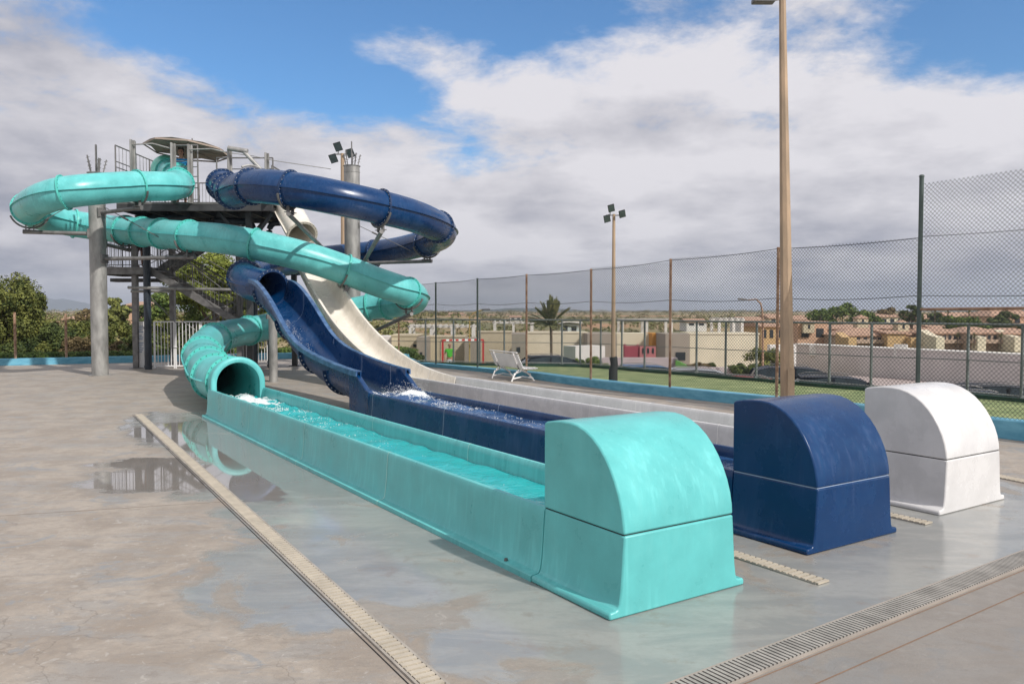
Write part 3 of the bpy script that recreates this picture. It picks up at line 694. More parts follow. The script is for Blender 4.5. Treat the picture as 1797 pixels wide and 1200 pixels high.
def hump(s): return .13*math.exp(-((s-8.65)/.24)**2)+.055*math.exp(-((s-7.9)/.25)**2)+.03*math.exp(-((s-7.2)/.4)**2)
water('water',B0,1.04,9.88,.41,BW,.07,2.0,3000,ch2=hump)
water('water',W0,1.14,11.3,.30,water_mat('clear_water',(.45,.52,.50),(.6,.62,.6)),.02,1.5,200)
# spray droplets of the navy splash and film of white water on the chutes
mb=MB(); rnd=random.Random(3)
for _ in range(520):
    s=8.65+rnd.gauss(0,.17); t=.61+rnd.gauss(0,.24); h=abs(rnd.gauss(0,.09))*max(0,1-((s-8.65)/.7)**2)
    if not .2<t<1.02: continue
    q=W(B0+t,s,.52+h); r=rnd.uniform(.002,.006); mb.cyl(q,q+Vector((rnd.uniform(-1,1),rnd.uniform(-1,1),rnd.uniform(-1,1))).normalized()*r*1.6,r*.8,r*.3,n=5)
mb.build('splash',FOAM,kind='stuff',smooth=80)
mb=MB()
def bfloor(s):
    for a,b in zip(bd,bd[1:]):
        if b[0]<=s<=a[0]: f=(s-a[0])/(b[0]-a[0]); return a[2]+(b[2]-a[2])*f
    return .2
for _ in range(800):
    s=rnd.uniform(12.2,15.4); a=rnd.gauss(.02,.22); zf=bfloor(s); tt=B0+.61+math.sin(a)*.42
    if noise.noise(Vector((a*4,s*3,2)))<-.15: continue
    q=W(tt,s,zf+.43-math.cos(a)*.42); r=rnd.uniform(.002,.006); mb.cyl(q,q+Vector((0,0,r*1.5)),r,r*.3,n=5)
mb.build('splash',FOAM,kind='stuff',smooth=80)

# ------------------------------------------------------------------ pillars with cantilever arms
def saddle(mb,p,axis,r,a0=200,a1=340,t=.03):
    """curved cradle under a tube: arc of a circle normal to axis"""
    x=axis.cross(Vector((0,0,1))).normalized(); y=x.cross(axis)
    pts=[p+x*(math.cos(R(a))*r)+y*(math.sin(R(a))*r) for a in range(int(a0),int(a1)+1,10)]
    mb.path(pts,t,n=6)
def spikes(mb,c,z,r,n=5):
    for k in range(n):
        a=2*math.pi*k/n+.4; b=c+Vector((math.cos(a)*r*.75,math.sin(a)*r*.75,z)); e=b+Vector((math.cos(a)*.10,math.sin(a)*.10,.42+.08*(k%2)))
        mb.bar(b,e,.03)
        for q in range(3):
            m_=b.lerp(e,.35+.25*q); mb.bar(m_-Vector((.05,0,0)),m_+Vector((.05,0,.02)),.015)
    mb.bar(c+Vector((0,0,z)),c+Vector((0,0,z+.85)),.07,.03)
def nearest(pts,px,py):
    best=None
    for i,p in enumerate(pts):
        z=p.z-CH; c_,s_=math.cos(PIT),math.sin(PIT); dep=p.y*c_+z*s_; up=-p.y*s_+z*c_
        q=(898.5+FX*p.x/dep-px)**2+(600-FX*up/dep-py)**2
        if best is None or q<best[0]: best=(q,i)
    return best[1]
def pillar(base,h,r,arms,label,cracks=False):
    root=thing('support_pillar',base,label,'pillar','galvanised steel pillars carrying the slides')
    mb=MB(); mb.cyl(base,base+Vector((0,0,h)),r,n=32); mb.cyl(base,base+Vector((0,0,.02)),r+.08,n=24)
    mb.cyl(base+Vector((0,0,h)),base+Vector((0,0,h+.012)),r+.03,n=32); mb.cyl(base+Vector((0,0,h-.22)),base+Vector((0,0,h-.20)),r+.012,n=32)
    mb.build('pole',GALV,root,smooth=40)
    mb=MB(); spikes(mb,base,h,r); mb.build('lightning_rods',STEEL,root)
    for (pts,px,py,rr,drop,stay) in arms:
        i=nearest(pts,px,py); p=pts[i]; x,y,d=frame(pts,i)
        foot=p-Vector((0,0,rr+.20)); hd=Vector((base.x-foot.x,base.y-foot.y,0)); hl=hd.length; hd.normalize()
        att=Vector((base.x,base.y,foot.z+drop))-hd*(r*.9)
        mb=MB(); e=foot-hd*.18; mb.cyl(e,att,.058,n=12); mb.box(att+hd*.0,(.10,.26,.26),math.atan2(hd.y,hd.x)); mb.build('arm',STEEL,root,smooth=40)
        mb=MB(); saddle(mb,p,d,rr+.085)
        for s2 in (-.1,.1): mb.box(foot+Vector((0,0,.11))+x*s2,(.03,.08,.22),math.atan2(x.y,x.x))
        mb.box(foot+Vector((0,0,.055)),(.34,.14,.02),math.atan2(x.y,x.x)); mb.build('cradle',STEEL,root,smooth=40)
        if stay:
            a=foot-hd*.05+Vector((0,0,.06)); b=Vector((base.x,base.y,foot.z+stay))-hd*r
            mb=MB(); mb.cyl(a,b,.012,n=6); q=a.lerp(b,.72); mb.cyl(q,a.lerp(b,.80),.032,n=8); mb.box(b+hd*.0,(.05,.03,.2),math.atan2(hd.y,hd.x)); mb.build('stay_rod',STEEL,root,smooth=40)
    return root
LPb=G(176,658.5); RPb=Vector((-5.55,27.8,0))
pillar(LPb,6.05,.235,[(tp,55,368,RT,0,1.15),(tp,333,414,RT,0,1.55),(tp,241,327,RT,0,0),(tp,222,404,RT,.1,0)],'galvanised steel pillar standing free at the left, inside the teal tube loop')
pillar(RPb,6.95,.27,[(bp_,668,364,RB,-.95,0),(bp_,750,425,RB,0,1.3),(bp_,657,444,RB,0,0),(tp,607,474,RT,.9,0),(tp,716,520,RT,-.9,0),(bp_,510,332,RB,-1.2,0)],'galvanised steel pillar rising behind the white chute, topped with spikes')
# posts under the navy chute
def cpost(b,h,r,label,m=CONCG):
    root=thing('support_post',b,label,'post'); mb=MB(); mb.cyl(b,b+Vector((0,0,h)),r,n=16); mb.cyl(b,b+Vector((0,0,.02)),r+.03,n=16); mb.build('pole',m,root,smooth=40)
    mb=MB(); mb.box(b+Vector((0,0,h+.06)),(.34,.1,.12),AZ); mb.build('bracket',STEEL,root); return root
cpost(G(480,670),1.72,.115,'short grey steel post propping the navy half-pipe chute',GALV)
mb=MB(); bc=G(425,640); root=thing('junction_box',bc,'small grey metal cabinet under the teal tube behind the mouth','cabinet')
mb.box(bc+Vector((0,0,.55)),(.34,.3,.9),.3); mb.build('case',STEEL,root,bevel=.01); mb=MB(); mb.box(bc+Vector((0,0,.05)),(.3,.26,.1),.3); mb.build('foot',DSTEEL,root)

# ------------------------------------------------------------------ stair tower
tw=thing('stair_tower',(-10,27,0),'grey steel stair tower with a high platform where the slides start','tower')
DZ=5.32; X0,X1,Y0,Y1=-12.3,-7.45,24.9,28.4
mb=MB(); mb.box(((X0+X1)/2,(Y0+Y1)/2,DZ-.03),(X1-X0,Y1-Y0,.06)); mb.build('platform',STEEL,tw)
mb=MB()
for y in (Y0+.05,Y1-.05,(Y0+Y1)/2): mb.box(((X0+X1)/2,y,DZ-.17),(X1-X0,.09,.20))
for i in range(7): mb.box((X0+.1+i*(X1-X0-.2)/6,(Y0+Y1)/2,DZ-.18),(.07,Y1-Y0-.2,.18))
mb.build('floor_beams',DSTEEL,tw)
for x,y in ((-12.75,27.0),(-9.4,27.5),(-12.3,28.9),(-7.7,28.2),(-8.35,25.4)):
    mb=MB(); mb.box((x,y,DZ/2-.1),(.17,.17,DZ-.25)); mb.box((x,y,.01),(.34,.34,.02)); mb.build('column',STEEL if x<-9 else DSTEEL,tw)
# knee braces
for x,y,x2 in ((-8.35,25.4,-9.3),(-8.35,25.4,-7.6),(-9.4,27.5,-10.4),(-9.4,27.5,-8.5),(-12.75,27.0,-11.8)):
    mb=MB(); mb.bar((x,y,DZ-1.3),(x2,y,DZ-.27),.09); mb.build('brace',DSTEEL,tw)
def railing(a,b,h,parent,pitch=.12,posts=True,mid=(),name='railing',m=STEEL,r=.022,bars=True,base=.08):
    a=Vector(a); b=Vector(b); mb=MB(); L_=(b-a).length; U3=Vector((0,0,1))
    mb.cyl(a+U3*h,b+U3*h,r,n=8); mb.cyl(a+U3*base,b+U3*base,r*.7,n=6)
    for q in mid: mb.cyl(a+U3*h*q,b+U3*h*q,r*.7,n=6)
    hor=math.hypot(b.x-a.x,b.y-a.y); n=max(1,int(hor/pitch))
    if bars:
        for i in range(1,n): p=a.lerp(b,i/n); mb.cyl(p+U3*base,p+U3*h,.008,n=5,cap=False)
    if posts:
        k=max(1,round(hor/1.3))
        for i in range(k+1): p=a.lerp(b,i/k); mb.cyl(p,p+U3*h,r*1.1,n=8)
    return mb.build(name,m,parent,smooth=40)
railing((X0,Y0,DZ),(X0,Y1,DZ),1.75,tw,mid=(.62,.72),bars=True,pitch=.22)
railing((X0,Y1,DZ),(X1,Y1,DZ),1.15,tw)
railing((-10.55,Y0,DZ),(-9.75,Y0,DZ),1.75,tw,mid=(.25,.45,.62,.72),bars=False)
railing((-9.2,Y0+.1,DZ),(X1,Y0+.1,DZ),1.38,tw,mid=(.75,),bars=False)
railing((X1,Y0,DZ),(X1,Y1,DZ),1.12,tw,mid=(.6,))
# portal plates between the slide starts
for x,h in ((-11.75,1.95),(-10.5,1.85),(-9.98,1.8),(-8.75,1.65),(-7.6,1.55)):
    mb=MB(); mb.box((x,Y0-.02,DZ+h/2-.05),(.05,.34,h)); mb.box((x+.05,Y0-.02,DZ+h/2-.05),(.05,.03,h)); mb.build('portal_plate',GALV,tw,bevel=.01)
# curved top rails
mb=MB()
mb.path([Vector((-11.75,Y0-.1,DZ+1.75)),Vector((-11.1,Y0-.1,DZ+1.78)),Vector((-10.5,Y0-.1,DZ+1.62))],.022)
mb.path([Vector((-9.95,Y0-.1,DZ+1.6)),Vector((-9.3,Y0-.1,DZ+1.62)),Vector((-8.75,Y0-.1,DZ+1.5))],.022)
mb.path([Vector((-8.75,Y0-.1,DZ+1.5)),Vector((-8.0,Y0-.1,DZ+1.4)),Vector((-7.3,Y0-.1,DZ+1.25)),Vector((-5.6,Y0-.1,DZ+1.0))],.012)
mb.cyl((-8.7,Y0-.3,DZ+1.6),(-8.1,Y0-.3,DZ+1.5),.075,n=12); mb.cyl((-8.25,Y0-.3,DZ+1.53),(-7.7,Y0-.3,DZ+.95),.06,n=12)
mb.build('top_rail',GALV,tw,smooth=40)
# cradle hanging over navy tube
i=nearest(bp_,440,327); mb=MB(); x,y,d=frame(bp_,i); saddle(mb,bp_[i],d,RB+.10,60,150,.035); mb.build('hanging_cradle',GALV,tw,smooth=40)
# landing on the left
mb=MB(); mb.box((-13.05,27.6,3.38),(1.75,1.9,.06)); mb.build('landing',STEEL,tw)
mb=MB(); 
for y in (26.72,28.5): mb.box((-13.05,y,3.26),(1.75,.07,.19))
for x in (-13.9,-12.2): mb.box((x,27.6,3.25),(.07,1.7,.17))
mb.build('landing_frame',STEEL,tw)
mb=MB(); mb.box((-13.05,28.0,3.02),(1.85,.5,.12)); mb.build('landing_beam',DSTEEL,tw)
railing((-13.9,28.5,3.4),(-12.2,28.5,3.4),1.1,tw); railing((-13.9,26.7,3.4),(-13.9,28.5,3.4),1.1,tw); railing((-13.9,26.72,3.4),(-12.3,26.72,3.4),1.1,tw,bars=True)
def flight(a,b,w,yc,parent):
    a=Vector(a); b=Vector(b); mb=MB()
    for s2 in (-1,1):
        o_=Vector((0,s2*w/2,0)); d_=b-a; x=d_.normalized(); z=Vector((0,1,0)); y=z.cross(x)
        mb.box((a+b)/2+o_,(d_.length,.22,.05),ax=(x,y,z))
    mb.build('stringer',STEEL,parent)
    n=int(abs(b.z-a.z)/.19); mb=MB()
    for i in range(n): p=a.lerp(b,(i+.5)/n); mb.box(p+Vector((0,0,.03)),(.27,w-.06,.035))
    mb.build('treads',STEEL,parent)
    for s2 in (-1,1): railing(a+Vector((0,s2*w/2,.05)),b+Vector((0,s2*w/2,.05)),1.0,parent,pitch=.13,mid=(.5,) if s2<0 else ())
flight((-12.2,27.1,3.36),(-9.15,27.1,1.55),.85,0,tw)
flight((-12.2,28.15,3.40),(-9.3,28.15,5.25),.85,0,tw)
flight((-11.6,28.2,.08),(-9.15,28.2,1.55),.85,0,tw)
mb=MB(); mb.box((-8.6,27.65,1.52),(1.1,1.95,.06)); mb.build('landing',STEEL,tw)
railing((-8.05,26.7,1.55),(-8.05,28.6,1.55),1.05,tw); railing((-9.1,26.68,1.55),(-8.05,26.68,1.55),1.05,tw)
# horizontal tie tubes and cross bracing
mb=MB(); mb.cyl((-12.7,26.4,2.72),(-8.5,26.0,2.62),.05,n=10); mb.cyl((-12.7,26.6,2.6),(-11.4,26.6,2.6),.05,n=8); mb.build('tie_tube',GALV,tw,smooth=40)
mb=MB()
for a,b in (((-12.6,26.5,5.0),(-9.0,26.1,2.3)),((-12.1,26.4,4.9),(-8.5,26.0,2.75)),((-12.0,26.5,2.4),(-10.9,26.3,1.35)),((-9.4,27.4,.3),(-12.3,26.8,2.4)),((-12.3,26.6,3.4),(-9.5,27.4,5.0))): mb.cyl(a,b,.013,n=6)
mb.build('bracing_rods',STEEL,tw,smooth=40)
# upward water pipes
def wpipe(x,y,ztop,xe,ye,label,r=.115):
    root=thing('water_pipe',(x,y,0),label,'pipe','dark supply pipes rising to the slide platform'); mb=MB()
    pts=[Vector((x,y,0)),Vector((x,y,ztop-.35)),Vector((x,y,ztop-.25))]
    dx=Vector((xe-x,ye-y,0)).normalized()
    for k in range(1,7): a=math.pi/2*k/6; pts.append(Vector((x,y,ztop-.25))+dx*(.25*(1-math.cos(a)))+Vector((0,0,.25*math.sin(a))))
    pts.append(Vector((xe,ye,ztop))); mb.path(pts,r,n=16); mb.build('pipe',PIPE,root,smooth=50)
    for z in (.06,1.35,ztop-.42): mb=MB(); mb.cyl((x,y,z),(x,y,z+.07),r+.018,n=16); mb.build('collar',PIPE,root,smooth=40)
    return root
wpipe(-12.12,26.5,5.02,-10.6,26.2,'dark supply pipe rising at the left front corner of the stair tower')
wpipe(-8.75,27.0,4.95,-9.9,26.6,'dark supply pipe under the right end of the platform, nearer the stairs')
wpipe(-8.25,27.2,4.92,-7.4,27.0,'dark supply pipe under the far right end of the platform',.10)

# parasol on the platform
pr_=thing('parasol',P(335,345,26.0)*1,'large beige parasol shading the lifeguard on the platform','parasol')
pb=Vector((-10.35,26.0,DZ)); pr_.location=pb
mb=MB(); mb.cyl(pb,pb+Vector((0,0,2.2)),.022,n=8); mb.build('pole',STEEL,pr_,smooth=40)
cen=Vector((-10.62,26.3,DZ+2.05)); tilt=Matrix.Rotation(R(-5),3,'X')@Matrix.Rotation(R(3.5),3,'Y')
mb=MB(); ring=[cen+tilt@Vector((math.cos(R(22.5+45*k))*1.33,math.sin(R(22.5+45*k))*1.33,-.16)) for k in range(8)]; top=cen+tilt@Vector((0,0,.02))
for k in range(8):
    a=ring[k]; b=ring[(k+1)%8]; m_=(a+b)/2*.97+cen*.03+Vector((0,0,.05)); ta=a.lerp(top,.5)-Vector((0,0,.03)); tb=b.lerp(top,.5)-Vector((0,0,.03))
    mb.add([a,m_,b,tb,top,ta],[(0,1,5),(1,3,5),(1,2,3),(5,3,4)])
    mb.add([a,b,b-Vector((0,0,.05)),a-Vector((0,0,.05))],[(0,1,2,3)])
o=mb.build('canopy',CANVAS,pr_); sm=o.modifiers.new('thick','SOLIDIFY'); sm.thickness=.006
mb=MB()
for k in range(8): mb.bar(ring[k]-Vector((0,0,.02)),top-Vector((0,0,.1)),.014); 
for k in range(8): mb.bar(ring[k].lerp(top,.5)-Vector((0,0,.06)),pb+Vector((0,0,1.75)),.010)
mb.build('ribs',STEEL,pr_)

def px2x_(px,d): return (px-898.5)/FX*d
# ------------------------------------------------------------------ people
def skinmesh(name,chain_pts,edges,radii,m,parent,sub=2,root=0):
    me=D.meshes.new(name); me.from_pydata(chain_pts,edges,[]); me.materials.append(m); o=D.objects.new(name,me); COL.objects.link(o); o.parent=parent
    sk=o.modifiers.new('skin','SKIN'); ss=o.modifiers.new('sub','SUBSURF'); ss.levels=sub; ss.render_levels=sub
    for i,r_ in enumerate(radii): me.skin_vertices[0].data[i].radius=(r_,r_) if not isinstance(r_,tuple) else r_
    me.skin_vertices[0].data[root].use_root=True
    for p in me.polygons: p.use_smooth=True
    return o
def person(loc,rz,label,shirt,short,hair,pose,skin=SKIN,top='shirt'):
    t=thing('person',loc,label,'person'); t.rotation_euler=(0,0,rz)
    H=pose
    # joints: pelvis, spine, chest, neck, head(2), shoulders, elbows, wrists, hips, knees, ankles, toes ; facing -Y
    J=[(0,0,.95),(0,0,1.12),(0,0,1.33),(0,-.0,1.46),(0,-.01,1.53),(0,-.015,1.62),(0,-.01,1.70),(0,0,1.76)]
    rad=[(.15,.11),(.135,.10),(.16,.105),(.06,.06),(.058,.06),(.078,.092),(.082,.10),(.05,.06)]
    E_=[(0,1),(1,2),(2,3),(3,4),(4,5),(5,6),(6,7)]
    def add(p,r_,par): J.append(p); rad.append(r_); E_.append((par,len(J)-1)); return len(J)-1
    hands=[]
    for s2 in (-1,1):
        sh=add((s2*.17,0,1.41),.062,2); el=add((s2*H['elx'],H['ely'],H['elz']),.045,sh); wr=add((s2*H['wrx'],H['wry'],H['wrz']),.03,el)
        pm=add((s2*H['wrx'],H['wry']-.03,H['wrz']-.07),(.036,.018),wr)
        for k in range(4): add((s2*H['wrx']+(k-1.5)*.019,H['wry']-.045-.008*k%2,H['wrz']-.145-(.012 if k in (1,2) else 0)),.0085,pm)
        add((s2*(H['wrx']-.04),H['wry']-.06,H['wrz']-.10),.010,pm)
    for s2 in (-1,1):
        hp=add((s2*.095,0,.88),.10,0); kn=add((s2*.11,H['kny'] if s2>0 else 0,.50),.062,hp); an=add((s2*.115,(H['any'] if s2>0 else .02),.09),.042,kn); add((s2*.125,(H['any'] if s2>0 else .02)-.15,.035),.036,an)
    skinmesh('body',J,E_,rad,skin,t)
    # face
    mb=MB(); mb.cyl((0,-.095,1.64),(0,-.125,1.615),.012,.016,n=8); o=mb.build('nose',skin); reparent(o,t)
    for s2 in (-1,1): mb=MB(); mb.cyl((s2*.076,0,1.65),(s2*.092,.005,1.655),.022,.024,n=8); o=mb.build('ear',skin); reparent(o,t)
    for s2 in (-1,1): mb=MB(); mb.cyl((s2*.03,-.085,1.665),(s2*.03,-.106,1.665),.011,.009,n=8); o=mb.build('eye',HAIR); reparent(o,t)
    mb=MB(); mb.box((0,-.10,1.585),(.045,.012,.010)); o=mb.build('mouth',HAIR); reparent(o,t)
    if hair: skinmesh('hair',[(0,.02,1.70),(0,.03,1.76),(0,.065,1.66)],[(0,1),(0,2)],[(.088,.10),(.072,.085),(.07,.06)],HAIR,t)
    # shirt
    P_=[(0,0,.90),(0,0,1.12),(0,0,1.33),(0,0,1.43)]; r_=[(.172,.135),(.16,.125),(.182,.128),(.085,.075)]; e_=[(0,1),(1,2),(2,3)]
    for s2 in (-1,1):
        P_.append((s2*.175,0,1.405)); r_.append(.082); e_.append((2,len(P_)-1)); f=.62
        P_.append((s2*(.175+(H['elx']-.175)*f),H['ely']*f,1.41+(H['elz']-1.41)*f)); r_.append(.068); e_.append((len(P_)-2,len(P_)-1))
    skinmesh('shirt',P_,e_,r_,shirt,t)
    P_=[(0,0,.95),(0,0,.86)]; r_=[(.168,.13),(.15,.12)]; e_=[(0,1)]
    for s2 in (-1,1):
        P_.append((s2*.10,0,.80)); r_.append(.118); e_.append((1,len(P_)-1)); ky=(H['kny'] if s2>0 else 0)
        P_.append((s2*.112,ky*.75,.55)); r_.append(.098); e_.append((len(P_)-2,len(P_)-1))
    skinmesh('shorts',P_,e_,r_,short,t)
    return t
def reparent(o,t):
    loc=Vector(o.location); o.parent=t; o.location=loc
relax=dict(elx=.235,ely=.02,elz=1.14,wrx=.25,wry=-.06,wrz=.92,kny=0,any=.02)
fwd=dict(elx=.29,ely=.03,elz=1.16,wrx=.26,wry=-.10,wrz=.96,kny=-.12,any=-.08)
lifeg=person((-10.62,25.75,DZ+.04),R(12),'lifeguard in a bright blue shirt standing on the platform under the parasol',BSHIRT,NAVYC,True,relax)
lad=person((-12.72,27.3,3.41),R(60),'bare-legged visitor standing on the stair landing behind the teal tube',mat('orange_cloth',(.35,.08,.04),.9),mat('dark_red_cloth',(.12,.02,.02),.9),True,relax)
gper=person((px2x_(789,44.7),44.7,-1.60),0,'person in a bright green shirt and white shorts standing in front of the goal',GSHIRT,SHORT,False,fwd)

# ------------------------------------------------------------------ gate and sign board
gt=thing('gate',G(300,648),'white steel bar gate and railing in front of the stairs','gate')
def pick(a,b,h,parent,name,pitch=.105,m=WPAINT):
    mb=MB(); U3=Vector((0,0,1)); a=Vector(a); b=Vector(b); n=int((b-a).length/pitch)
    mb.bar(a+U3*h,b+U3*h,.04); mb.bar(a+U3*.08,b+U3*.08,.04)
    for i in range(n+1): p=a.lerp(b,i/n); mb.bar(p+U3*.08,p+U3*h,.018)
    mb.bar(a,a+U3*h,.05); mb.bar(b,b+U3*h,.05)
    return mb.build(name,m,parent)
ga=G(272,646); gb=G(309,646); gc=G(352,646); gd=G(470,642)
pick(ga,gb-Vector((.04,0,0)),1.58,gt,'gate_leaf'); pick(gb,gc,1.58,gt,'gate_leaf'); pick(gc+Vector((.05,0,0)),gd,1.58,gt,'railing')
mb=MB(); mb.cyl(gb+Vector((-.05,-.04,.72)),gb+Vector((.06,-.04,.72)),.02,n=8); mb.build('handle',WPAINT,gt)
sg=thing('sign_board',G(247,646),'tall white rules board standing beside the gate','sign'); b0=G(247,646)
mb=MB(); mb.box(b0+Vector((0,0,.80)),(.26,.04,1.58),.35); mb.build('board',WPAINT,sg,bevel=.005)
mb=MB()
sx=Vector((math.cos(.35),math.sin(.35),0)); sn=Vector((math.sin(.35),-math.cos(.35),0))
for k in range(15):
    z=1.42-k*.062
    if k in (4,8): continue
    w_=.20-.05*((k*7)%3)/2; mb.box(b0+sn*.023+sx*(-.1+w_/2)+Vector((0,0,z)),(w_,.004,.022),.35)
mb.build('printed_lines',mat('sign_blue',(.10,.22,.42),.6),sg)
mb=MB(); mb.box(b0+Vector((.0,.15,.8)),(.06,.06,1.6)); mb.build('post',RUST,sg)

# ------------------------------------------------------------------ chain-link fences
def link_mesh(a,b,z0,z1,pitch=.072,r=.0026,wob=0,mb=None,half=0):
    """two sets of slanted wires; a..b horizontal run"""
    L_=(b-a).length; d=(b-a).normalized(); n=Vector((-d.y,d.x,0)); h=z1-z0
    for sgn,off in ((1,.003),(-1,-.003)):
        k=-int(h/pitch)-1
        while k*pitch<L_+h:
            x0=k*pitch; 
            if sgn>0: xa,za,xb,zb=x0,0,x0+h,h
            else: xa,za,xb,zb=x0+h,0,x0,h
            # clip to 0..L
            def clip(xa,za,xb,zb):
                if xa>xb: xa,za,xb,zb=xb,zb,xa,za
                if xb<=0 or xa>=L_: return None
                if xa<0: f=(0-xa)/(xb-xa); za=za+(zb-za)*f; xa=0
                if xb>L_: f=(L_-xa)/(xb-xa); zb=za+(zb-za)*f; xb=L_
                return xa,za,xb,zb
            c=clip(xa,za,xb,zb); k+=1
            if not c: continue
            xa,za,xb,zb=c
            if abs(xb-xa)<.01: continue
            p=a+d*xa+Vector((0,0,z0+za))+n*off; q=a+d*xb+Vector((0,0,z0+zb))+n*off
            dd_=(q-p).normalized(); s1=n; s2=dd_.cross(n)
            tri=[s1*r,(-s1*.5+s2*.87)*r,(-s1*.5-s2*.87)*r]
            mb.add([p+t_ for t_ in tri]+[q+t_ for t_ in tri],[(0,1,4,3),(1,2,5,4),(2,0,3,5)])
def ground_on_kerb(px,py): return G(px,py)
TP=[(700,632),(765,638),(838,642.5),(924,650),(1037,664),(1176,679),(1364,698),(1612,733)]
TPW=[]
fen=thing('chain_link_fence',G(1176,690),'tall chain-link fence on round posts standing on the blue kerb','fence')
kk=offs(KB[6:],.16)
def onkerb(px):   # where the vertical plane through px meets the middle of the kerb
    r=ray(px,600); best=None
    for a,b in zip(kk,kk[1:]):
        # solve a+(b-a)f = k*(r.x,r.y)
        dx,dy=b.x-a.x,b.y-a.y; det=dx*(-r.y)+dy*r.x
        if abs(det)<1e-9: continue
        k=(dx*(-a.y)+dy*a.x)/det; f=((-a.x)*(-r.y)-(-a.y)*(-r.x))/det if False else None
        f=(k*r.y-a.y)/dy if abs(dy)>1e-6 else (k*r.x-a.x)/dx
        if -1e-6<=f<=1+1e-6 and k>0: return a.lerp(b,f)
    return G(px,640)
TOPY={700:500,765:497,838:490,924:483,1037:474,1176:457,1364:437,1612:418}
def ztop(p,y): return CH+(548-y)/FX*p.y
posts=[(x,onkerb(x)) for x,_ in TP]
for i,(x,p) in enumerate(posts):
    zt=ztop(p,TOPY[x]) if x!=1612 else ztop(p,312)
    mb=MB(); mb.cyl(p+Vector((0,0,.10)),p+Vector((0,0,zt)),.030 if x!=1612 else .036,n=12); mb.cyl(p+Vector((0,0,zt)),p+Vector((0,0,zt+.03)),.036 if x!=1612 else .048,.03,n=12)
    mb.build('post',[GREENP if x in (765,838,1612) else RUST],fen,smooth=40)
for i in range(len(posts)-1):
    (xa,a),(xb,b)=posts[i],posts[i+1]; za=ztop(a,TOPY[xa]); zb=ztop(b,TOPY[xb]); mb=MB()
    link_mesh(a,b,.24 if i>3 else .15,(za+zb)/2,mb=mb,r=.0034); mb.build('mesh_panel',WIRE,fen)
    mb=MB(); zt=(za+zb)/2
    for h0,h1,sag in ((za,zb,.03),(1.9+.28,1.9+.28,.05)):
        mb.path([Vector((a.x,a.y,0)).lerp(Vector((b.x,b.y,0)),q/8)+Vector((0,0,h0+(h1-h0)*q/8-sag*math.sin(math.pi*q/8))) for q in range(9)],.006,n=4)
    mb.build('tension_wire',WIRE,fen)
# taller end section
a=posts[-1][1]; b=onkerb(1990)
f2=thing('chain_link_fence',a,'taller end bay of chain-link fence with a rusty cross rail at the right edge','fence')
zt=ztop(a,330); mb=MB(); link_mesh(a+Vector((.05,0,0)),b,.27,zt+.06,mb=mb,r=.0034); mb.build('mesh_panel',WIRE,f2)
mb=MB(); zr=ztop(a,543); mb.cyl(a+Vector((0,0,zr)),b+Vector((0,0,zr+.02)),.024,n=10); mb.build('cross_rail',RUST,f2,smooth=40)
mb=MB(); mb.cyl(b,b+Vector((0,0,zt+.1)),.045,n=12); mb.build('post',GREENP,f2,smooth=40)
mb=MB()
for z in (ztop(a,416),ztop(a,519)): mb.path([a.lerp(b,q/8)+Vector((0,0,z-.03*math.sin(math.pi*q/8))) for q in range(9)],.005,n=4)
mb.build('tension_wire',WIRE,f2)
# low inner fence at the edge of the turf
lf=thing('low_fence',PFW[10],'low grey-green tube fence along the far edge of the turf','fence')
for (x,y),p in zip(PF,PFW):
    if x in (935,1390): continue
    mb=MB(); mb.cyl(p+Vector((0,0,.02)),p+Vector((0,0,1.64)),.032,n=10); mb.box(p+Vector((0,-.03,.10)),(.12,.08,.14)); mb.build('post',[POSTG],lf,smooth=40)
mb=MB(); top=[p+Vector((0,0,1.64)) for p in PFW]; mb.path(top,.026,n=8); mb.build('top_rail',POSTG,lf,smooth=40)
mb=MB(); mb.path([p+Vector((0,0,.86)) for p in PFW],.012,n=6); mb.build('middle_rail',POSTG,lf,smooth=40)
mb=MB(); mb.path([p+Vector((0,0,.17)) for p in PFW],.018,n=6); mb.build('bottom_rail',mat('pale_rail',(.30,.31,.29),.6),lf,smooth=40)
strip('green_strip',PFW,-.10,.06,0.03,.13,GREEND,parent=lf)  # dark green band along the foot of the fence

# ------------------------------------------------------------------ lamp poles
def octpole(base,top,r0,r1,m,parent,n=8,name='pole'):
    mb=MB(); mb.cyl(base,top,r0,r1,n=n); return mb.build(name,m,parent)
lp=thing('lamp_post',onkerb(1386)-Vector((.1,.22,0)),'tall tapered concrete-coloured lamp post rising out of frame behind the navy end box','lamp post')
b=Vector(lp.location); tp_=P(1373,-12,b.y+.35)
octpole(b,tp_,.142,.065,CONCP,lp); 
mb=MB(); mb.box(b+(tp_-b)*.055+Vector((.02,-.135,0)),(.13,.02,.75)); mb.build('service_door',CONCP,lp)
mb=MB(); mb.cyl(b,b+Vector((0,0,.05)),.22,n=12); mb.build('base_plate',CONCG,lp)
mb=MB(); e=P(1345,2,b.y+.3); mb.cyl(tp_-Vector((0,0,.10)),e,.03,n=8); mb.build('arm',CONCP,lp)
mb=MB(); mb.box(e+Vector((-.06,0,0)),(.42,.2,.09)); o=mb.build('lamp_head',STEEL,lp,bevel=.02)
